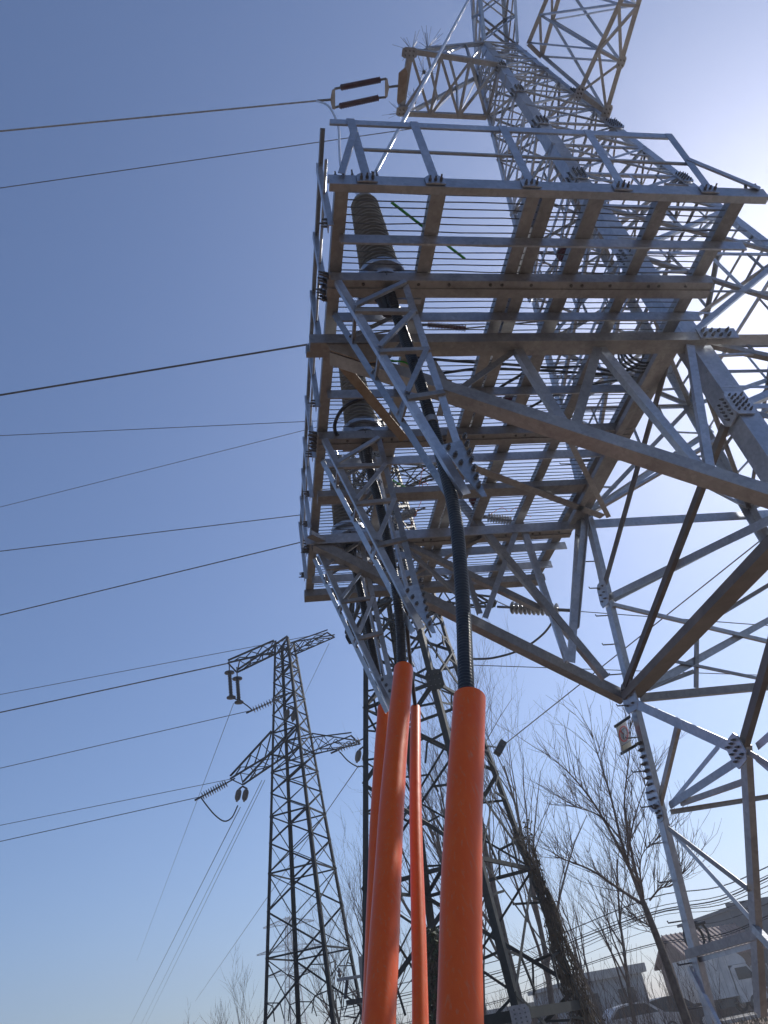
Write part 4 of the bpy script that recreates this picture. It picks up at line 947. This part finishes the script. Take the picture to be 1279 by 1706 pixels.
def grass():
    rr = random.Random(19); b = MB()
    for i in range(9000):
        x = rr.uniform(2, 24); y = rr.uniform(8, 42); h = rr.uniform(.08, .35); a = rr.uniform(0, 6.28); w = .012 + y * .0005
        p = np.array((x, y, G0 - .02)); t_ = p + (math.cos(a) * h * .5, math.sin(a) * h * .5, h); s = np.array((-math.sin(a), math.cos(a), 0)) * w
        b.add([p - s, p + s, t_], [(0, 1, 2)])
    tag(b.build('dry_grass', M['leafd']), 'dry brown grass tufts on the bare earth', 'grass', kind='stuff')
grass()

# ------------------------------------------------------------------ street: houses, truck, cars, poles, cables
def box_house(c, sx, sy, h, wall, roofm, label, roof='gable', wins=(), rot=0., over=.35, rh=1.6, name='house'):
    T = thing(name, (c[0], c[1], G0), label, 'house'); x0, x1, y0, y1 = c[0] - sx / 2, c[0] + sx / 2, c[1] - sy / 2, c[1] + sy / 2
    ca_, sa_ = math.cos(rot), math.sin(rot)
    def tf(b): b.v = [(c[0] + (x - c[0]) * ca_ - (y - c[1]) * sa_, c[1] + (x - c[0]) * sa_ + (y - c[1]) * ca_, z) for x, y, z in b.v]
    def P(name_, m, mk, par=T): b = MB(); mk(b); tf(b); return b.build(name_, M[m], par)
    P('wall', wall, lambda b: b.cube((c[0], c[1], G0 + h / 2), sx, sy, h))
    if roof == 'gable':
        def rf(b):
            o, e = over, .12; z = G0 + h; xm = [x0 - o, x1 + o]; prof = [(y0 - o, z - .05), (c[1], z + rh), (y1 + o, z - .05), (y1 + o, z + .1), (c[1], z + rh + .15), (y0 - o, z + .1)]
            b.prism((xm[0], 0, 0), (xm[1], 0, 0), prof, (0, 1, 0), (0, 0, 1))
            n = int(sx / .3)
            for i in range(n + 1):
                x = xm[0] + (xm[1] - xm[0]) * i / n; b.tube([(x, y0 - o, z + .12), (x, c[1], z + rh + .17)], .045, 5)
        P('roof', roofm, rf)
        for gx in (x0 + .01, x1 - .21): P('gable_wall', wall, lambda b: b.prism((gx, 0, 0), (gx + .2, 0, 0), [(y0 + .02, G0 + h), (c[1], G0 + h + rh - .08), (y1 - .02, G0 + h)], (0, 1, 0), (0, 0, 1)))
    else:
        P('roof', roofm, lambda b: (b.cube((c[0], c[1], G0 + h + .1), sx + .5, sy + .5, .2), b.cube((c[0], y0 - .2, G0 + h + .28), sx + .52, .12, .34)))
    for wx, wz, ww, wh in wins:
        f = P('window', 'wallw', lambda b: (b.cube((x0 + wx, y0 - .02, G0 + wz + wh / 2 + .04), ww + .16, .08, .08), b.cube((x0 + wx, y0 - .02, G0 + wz - wh / 2 - .04), ww + .2, .12, .08), b.cube((x0 + wx - ww / 2 - .04, y0 - .02, G0 + wz), .08, .08, wh), b.cube((x0 + wx + ww / 2 + .04, y0 - .02, G0 + wz), .08, .08, wh), b.cube((x0 + wx, y0 - .015, G0 + wz), .05, .06, wh)))
        P('pane', 'glass', lambda b: b.cube((x0 + wx, y0 + .005, G0 + wz), ww, .03, wh), f)
    return T
h1 = ond(1010, 1650, 56); box_house((h1[0] - 1.3, h1[1]), 4.6, 7, 2.9, 'wallw', 'concrete', 'pale grey flat-roofed house low behind the bare trees', 'flat', [(1.2, 1.7, 1.0, 1.2), (3.4, 1.7, 1.0, 1.2)])
h2 = ond(1140, 1640, 60); box_house((30.3, 57.5), 5.0, 5, 3.2, 'brick', 'tile', 'brick house with reddish tiled roof seen past the pale tower leg', 'gable', [(1.5, 1.7, 1.1, 1.2), (4.5, 1.7, 1.1, 1.2)], rh=1.7)
h3 = ond(1300, 1620, 47); box_house((38.2, 61.5), 10, 8, 5.9, 'walld', 'walld', 'dark slate-blue building at the right edge above the truck', 'flat')
h4 = ond(880, 1670, 62); box_house((h4[0], h4[1]), 10, 6, 2.1, 'brick', 'concrete', 'low brown house behind the dark tower right foot', 'flat', [(3, 1.2, 1.2, 1.0), (7, 1.2, 1.2, 1.0)])
# boundary wall along the road
fw = thing('boundary_wall', (12, 51.6, G0), 'low pale wall along the far side of the road', 'wall')
one('wall_panel', M['concrete'], lambda b: b.box((-4, 51.6, G0 + .55), (22.5, 51.6, G0 + .55), .24, 1.1), fw)
one('coping', M['concrete'], lambda b: b.box((-4, 51.6, G0 + 1.14), (22.6, 51.6, G0 + 1.14), .34, .1), fw)

def truck():
    g = onz(1222, 1692, G0); cx, cy = g[0] + .55, g[1] + .4
    T = thing('box_truck', (cx, cy, G0), 'white box truck with rounded roof deflector parked behind the tower leg', 'truck')
    z0 = G0 + .95
    x0 = cx - 2.7; xb = cx - .15
    def cargo(b):
        b.cube(((x0 + xb) / 2, cy, z0 + 1.15), xb - x0, 2.1, 2.3)
        for i in range(7): x = x0 + .1 + (xb - x0 - .2) * i / 6; b.cube((x, cy - 1.06, z0 + 1.15), .06, .05, 2.2)
        b.cube(((x0 + xb) / 2, cy - 1.06, z0 + .04), xb - x0 + .04, .06, .1); b.cube(((x0 + xb) / 2, cy - 1.06, z0 + 2.27), xb - x0 + .04, .06, .08)
    one('cargo_box', M['whitep'], cargo, T)
    # cab: side profile extruded across
    pr = [(0, .45), (0, 2.25), (.25, 2.42), (1.15, 2.42), (1.62, 1.62), (1.78, 1.5), (1.85, .95), (1.85, .45)]
    X = xb + .12
    def cab(b): b.prism((0, cy - 1.0, 0), (0, cy + 1.0, 0), [(X + a, G0 + .1 + c) for a, c in pr], (1, 0, 0), (0, 0, 1))
    cb = one('cab', M['whitep'], cab, T)
    one('door_window', M['glass'], lambda b: b.plate([(X + .3, cy - 1.012, G0 + 1.72), (X + 1.52, cy - 1.012, G0 + 1.72), (X + 1.12, cy - 1.012, G0 + 2.36), (X + .3, cy - 1.012, G0 + 2.36)], (0, 1, 0), .02), cb)
    one('windscreen', M['glass'], lambda b: b.plate([(X + 1.19, cy - .88, G0 + 2.46), (X + 1.19, cy + .88, G0 + 2.46), (X + 1.64, cy + .92, G0 + 1.76), (X + 1.64, cy - .92, G0 + 1.76)], (.85, 0, .5), .03), cb)
    one('mirror', M['blackp'], lambda b: (b.cube((X + 1.45, cy - 1.22, G0 + 1.95), .1, .16, .36), b.tube([(X + 1.4, cy - 1.0, G0 + 2.1), (X + 1.45, cy - 1.2, G0 + 2.1)], .02, 6)), cb)
    one('headlight', M['glass'], lambda b: b.cube((X + 1.86, cy - .75, G0 + .95), .04, .3, .2), cb)
    one('bumper', M['blackp'], lambda b: b.cube((X + 1.86, cy, G0 + .5), .14, 2.0, .25), T)
    def defl(b):
        k = 10; prof = [(X - .02, G0 + 2.54)] + [(X + 1.25 * math.sin(math.pi / 2 * i / k), G0 + 2.54 + .78 * math.cos(math.pi / 2 * i / k)) for i in range(k + 1)]
        b.prism((0, cy - .9, 0), (0, cy + .9, 0), prof, (1, 0, 0), (0, 0, 1))
    one('roof_deflector', M['whitep'], defl, T, True)
    one('chassis', M['blackp'], lambda b: (b.cube((cx - .5, cy, G0 + .75), 4.4, .9, .2), b.cube((cx - 1.0, cy - .95, G0 + .62), 1.0, .08, .35)), T)
    for x in (cx - 2.0, X + .95):
        for y in (cy - .88, cy + .88):
            w = one('wheel', M['tyre'], lambda b: b.lathe((x, y - .14, G0 + .48), (x, y + .14, G0 + .48), [(0, .3), (.02, .36), (.15, .42), (.85, .42), (.98, .36), (1, .3)], 24), T, True)
            one('rim', M['silver'], lambda b: b.lathe((x, y - .15, G0 + .48), (x, y + .15, G0 + .48), [(0, .1), (.02, .24), (.98, .24), (1, .1)], 16), w, True)
truck()
def car(px, D, m, label, L=4.3, head=1):
    g = ond(px, 1690, D); cx, cy = g[0], g[1]; T = thing('parked_car', (cx, cy, G0), label, 'car', 'cars parked along the far road')
    z = G0 + .12
    low = [(-L / 2, .25), (-L / 2, .75), (-L / 2 + .2, .86), (-L * .2, .9), (L * .24, .88), (L * .45, .74), (L / 2, .6), (L / 2, .25)]
    top = [(-L * .42, .86), (-L * .28, 1.36), (-L * .1, 1.45), (L * .08, 1.42), (L * .26, .88)]
    one('body', M[m], lambda b: (b.prism((cx, cy - .86, z), (cx, cy + .86, z), low, (head, 0, 0), (0, 0, 1)), b.prism((cx, cy - .72, z + .01), (cx, cy + .72, z + .01), top, (head, 0, 0), (0, 0, 1))), T)
    sw = [(-L * .37, .92), (-L * .265, 1.3), (-L * .1, 1.38), (L * .06, 1.35), (L * .205, .92)]
    one('side_window', M['glass'], lambda b: b.prism((cx, cy - .735, z), (cx, cy - .715, z), sw, (head, 0, 0), (0, 0, 1)), T)
    for x in (-L * .3, L * .3):
        for y in (-.76, .76):
            w = one('wheel', M['tyre'], lambda b: b.lathe((cx + x, cy + y - .11, z + .2), (cx + x, cy + y + .11, z + .2), [(0, .24), (.1, .32), (.9, .32), (1, .24)], 20), T, True)
            one('rim', M['silver'], lambda b: b.lathe((cx + x, cy + y - .12, z + .2), (cx + x, cy + y + .12, z + .2), [(0, .08), (.02, .2), (.98, .2), (1, .08)], 14), w, True)
    one('headlight', M['glass'], lambda b: b.cube((cx + head * L * .47, cy - .6, z + .62), .1, .3, .14), T)
car(1060, 46, 'silver', 'silver car parked on the road left of the largest tree trunk')
car(1118, 47.5, 'blackp', 'black car parked between the largest tree trunk and the truck')
# utility poles and street cables
def upole(px, D, htop, label, eq=True):
    g = ond(px, 1700, D); T = thing('utility_pole', (g[0], g[1], G0), label, 'pole', 'utility poles'); x, y = g[0], g[1]
    one('post', M['wood'], lambda b: b.tube([(x, y, G0 - .2), (x, y, G0 + htop)], [.16, .1], 12), T, True)
    ca_ = one('crossbar', M['galv2'], lambda b: b.box((x - .8, y, G0 + htop - .5), (x + .8, y, G0 + htop - .5), .08, .08), T)
    for s_ in (-.7, 0, .7): one('pin_insulator', M['disc'], lambda b: b.lathe((x + s_, y, G0 + htop - .45), (x + s_, y, G0 + htop - .2), [(0, .03), (.3, .07), (.5, .04), (.7, .06), (1, .03)], 10), ca_, True)
    if eq: one('fuse_switch', M['blackp'], lambda b: (b.tube([(x - .5, y - .1, G0 + htop - .55), (x - .62, y - .1, G0 + htop - 1.0)], .05, 8), b.cube((x - .35, y - .1, G0 + htop - 1.1), .5, .12, .12), b.tube([(x - .55, y, G0 + htop - 1.1), (x - .7, y, G0 + htop - 1.4), (x - .3, y, G0 + htop - 1.5)], .025, 6)), T)
    return np.array((x, y, G0 + htop - .3))
u1 = upole(614, 26, 3.9, 'short concrete utility pole half hidden by the tallest orange pipe')
ug = 'street cables across the lower right'
for i, (y0, y1, yr, r, D0, D1) in enumerate(((1545, 1512, 1438, .022, 30, 26), (1562, 1530, 1452, .016, 30, 26), (1566, 1537, 1456, .026, 30, 26), (1572, 1540, 1461, .014, 31, 26), (1578, 1541, 1470, .018, 31, 26), (1584, 1546, 1480, .012, 31, 26), (1612, 1590, 1520, .02, 32, 27), (1615, 1593, 1524, .014, 32, 27), (1596, 1566, 1500, .01, 32, 27))):
    words = ('topmost', 'second', 'third', 'fourth', 'fifth', 'sixth', 'upper low', 'lowest', 'thin middle')[i]
    P = smoothpath([ond(560, y0 + 118, D0 + 6), ond(830, y0 + 55, D0 + 3), ond(960, y0, D0), ond(1090, y1 - 18, D1 + 1.5), ond(1200, (y1 + yr) / 2 + 2 - 20 * 0, D1), ond(1300, yr - 3, D1 - 1), ond(1420, yr - 45, D1 - 2)], 6)
    tag(one('street_cable', M['cable'], lambda b: b.tube(P, r * .72, 6, False), smooth=True), f'{words} black cable of the street bundle crossing behind the pale tower legs', 'cable', ug)
for k, (x, y) in enumerate(((1157, 1562), (1166, 1558))):
    c = ond(x, y, 27.5)
    tag(one('cable_coil', M['cable'], lambda b: [b.tube([c + np.array((.30 * math.cos(a), .04 * j, .36 * math.sin(a))) for a in np.linspace(0, 2 * math.pi, 20)], .02, 6) for j in range(3)], smooth=True), ('left', 'right')[k] + ' one of two cable loops hung on the low street cables', 'cable coil', 'cable loops on the street cables')
tag(one('junction_box', M['blackp'], lambda b: (b.cube(ond(1149, 1543, 27.5), .3, .2, .22), b.tube([ond(1144, 1545, 27.5), ond(1175, 1536, 27.5)], .05, 8))), 'black splice box on the low street cables beside the cable loops', 'box')

# ------------------------------------------------------------------ haze in the air
HZ = bpy.data.materials.new('haze'); HZ.use_nodes = True
_t = HZ.node_tree; _t.nodes.remove(_t.nodes['Principled BSDF']); _v = _t.nodes.new('ShaderNodeVolumePrincipled')
_v.inputs['Density'].default_value = HAZE; _v.inputs['Color'].default_value = (.86, .9, 1, 1); _v.inputs['Anisotropy'].default_value = .62
_t.links.new(_v.outputs[0], _t.nodes['Material Output'].inputs['Volume'])
def haze():
    b = MB(); b.cube((0, 60, 19), 700, 700, 46); o = b.build('haze', HZ); o['kind'] = 'stuff'
if HAZE: haze()
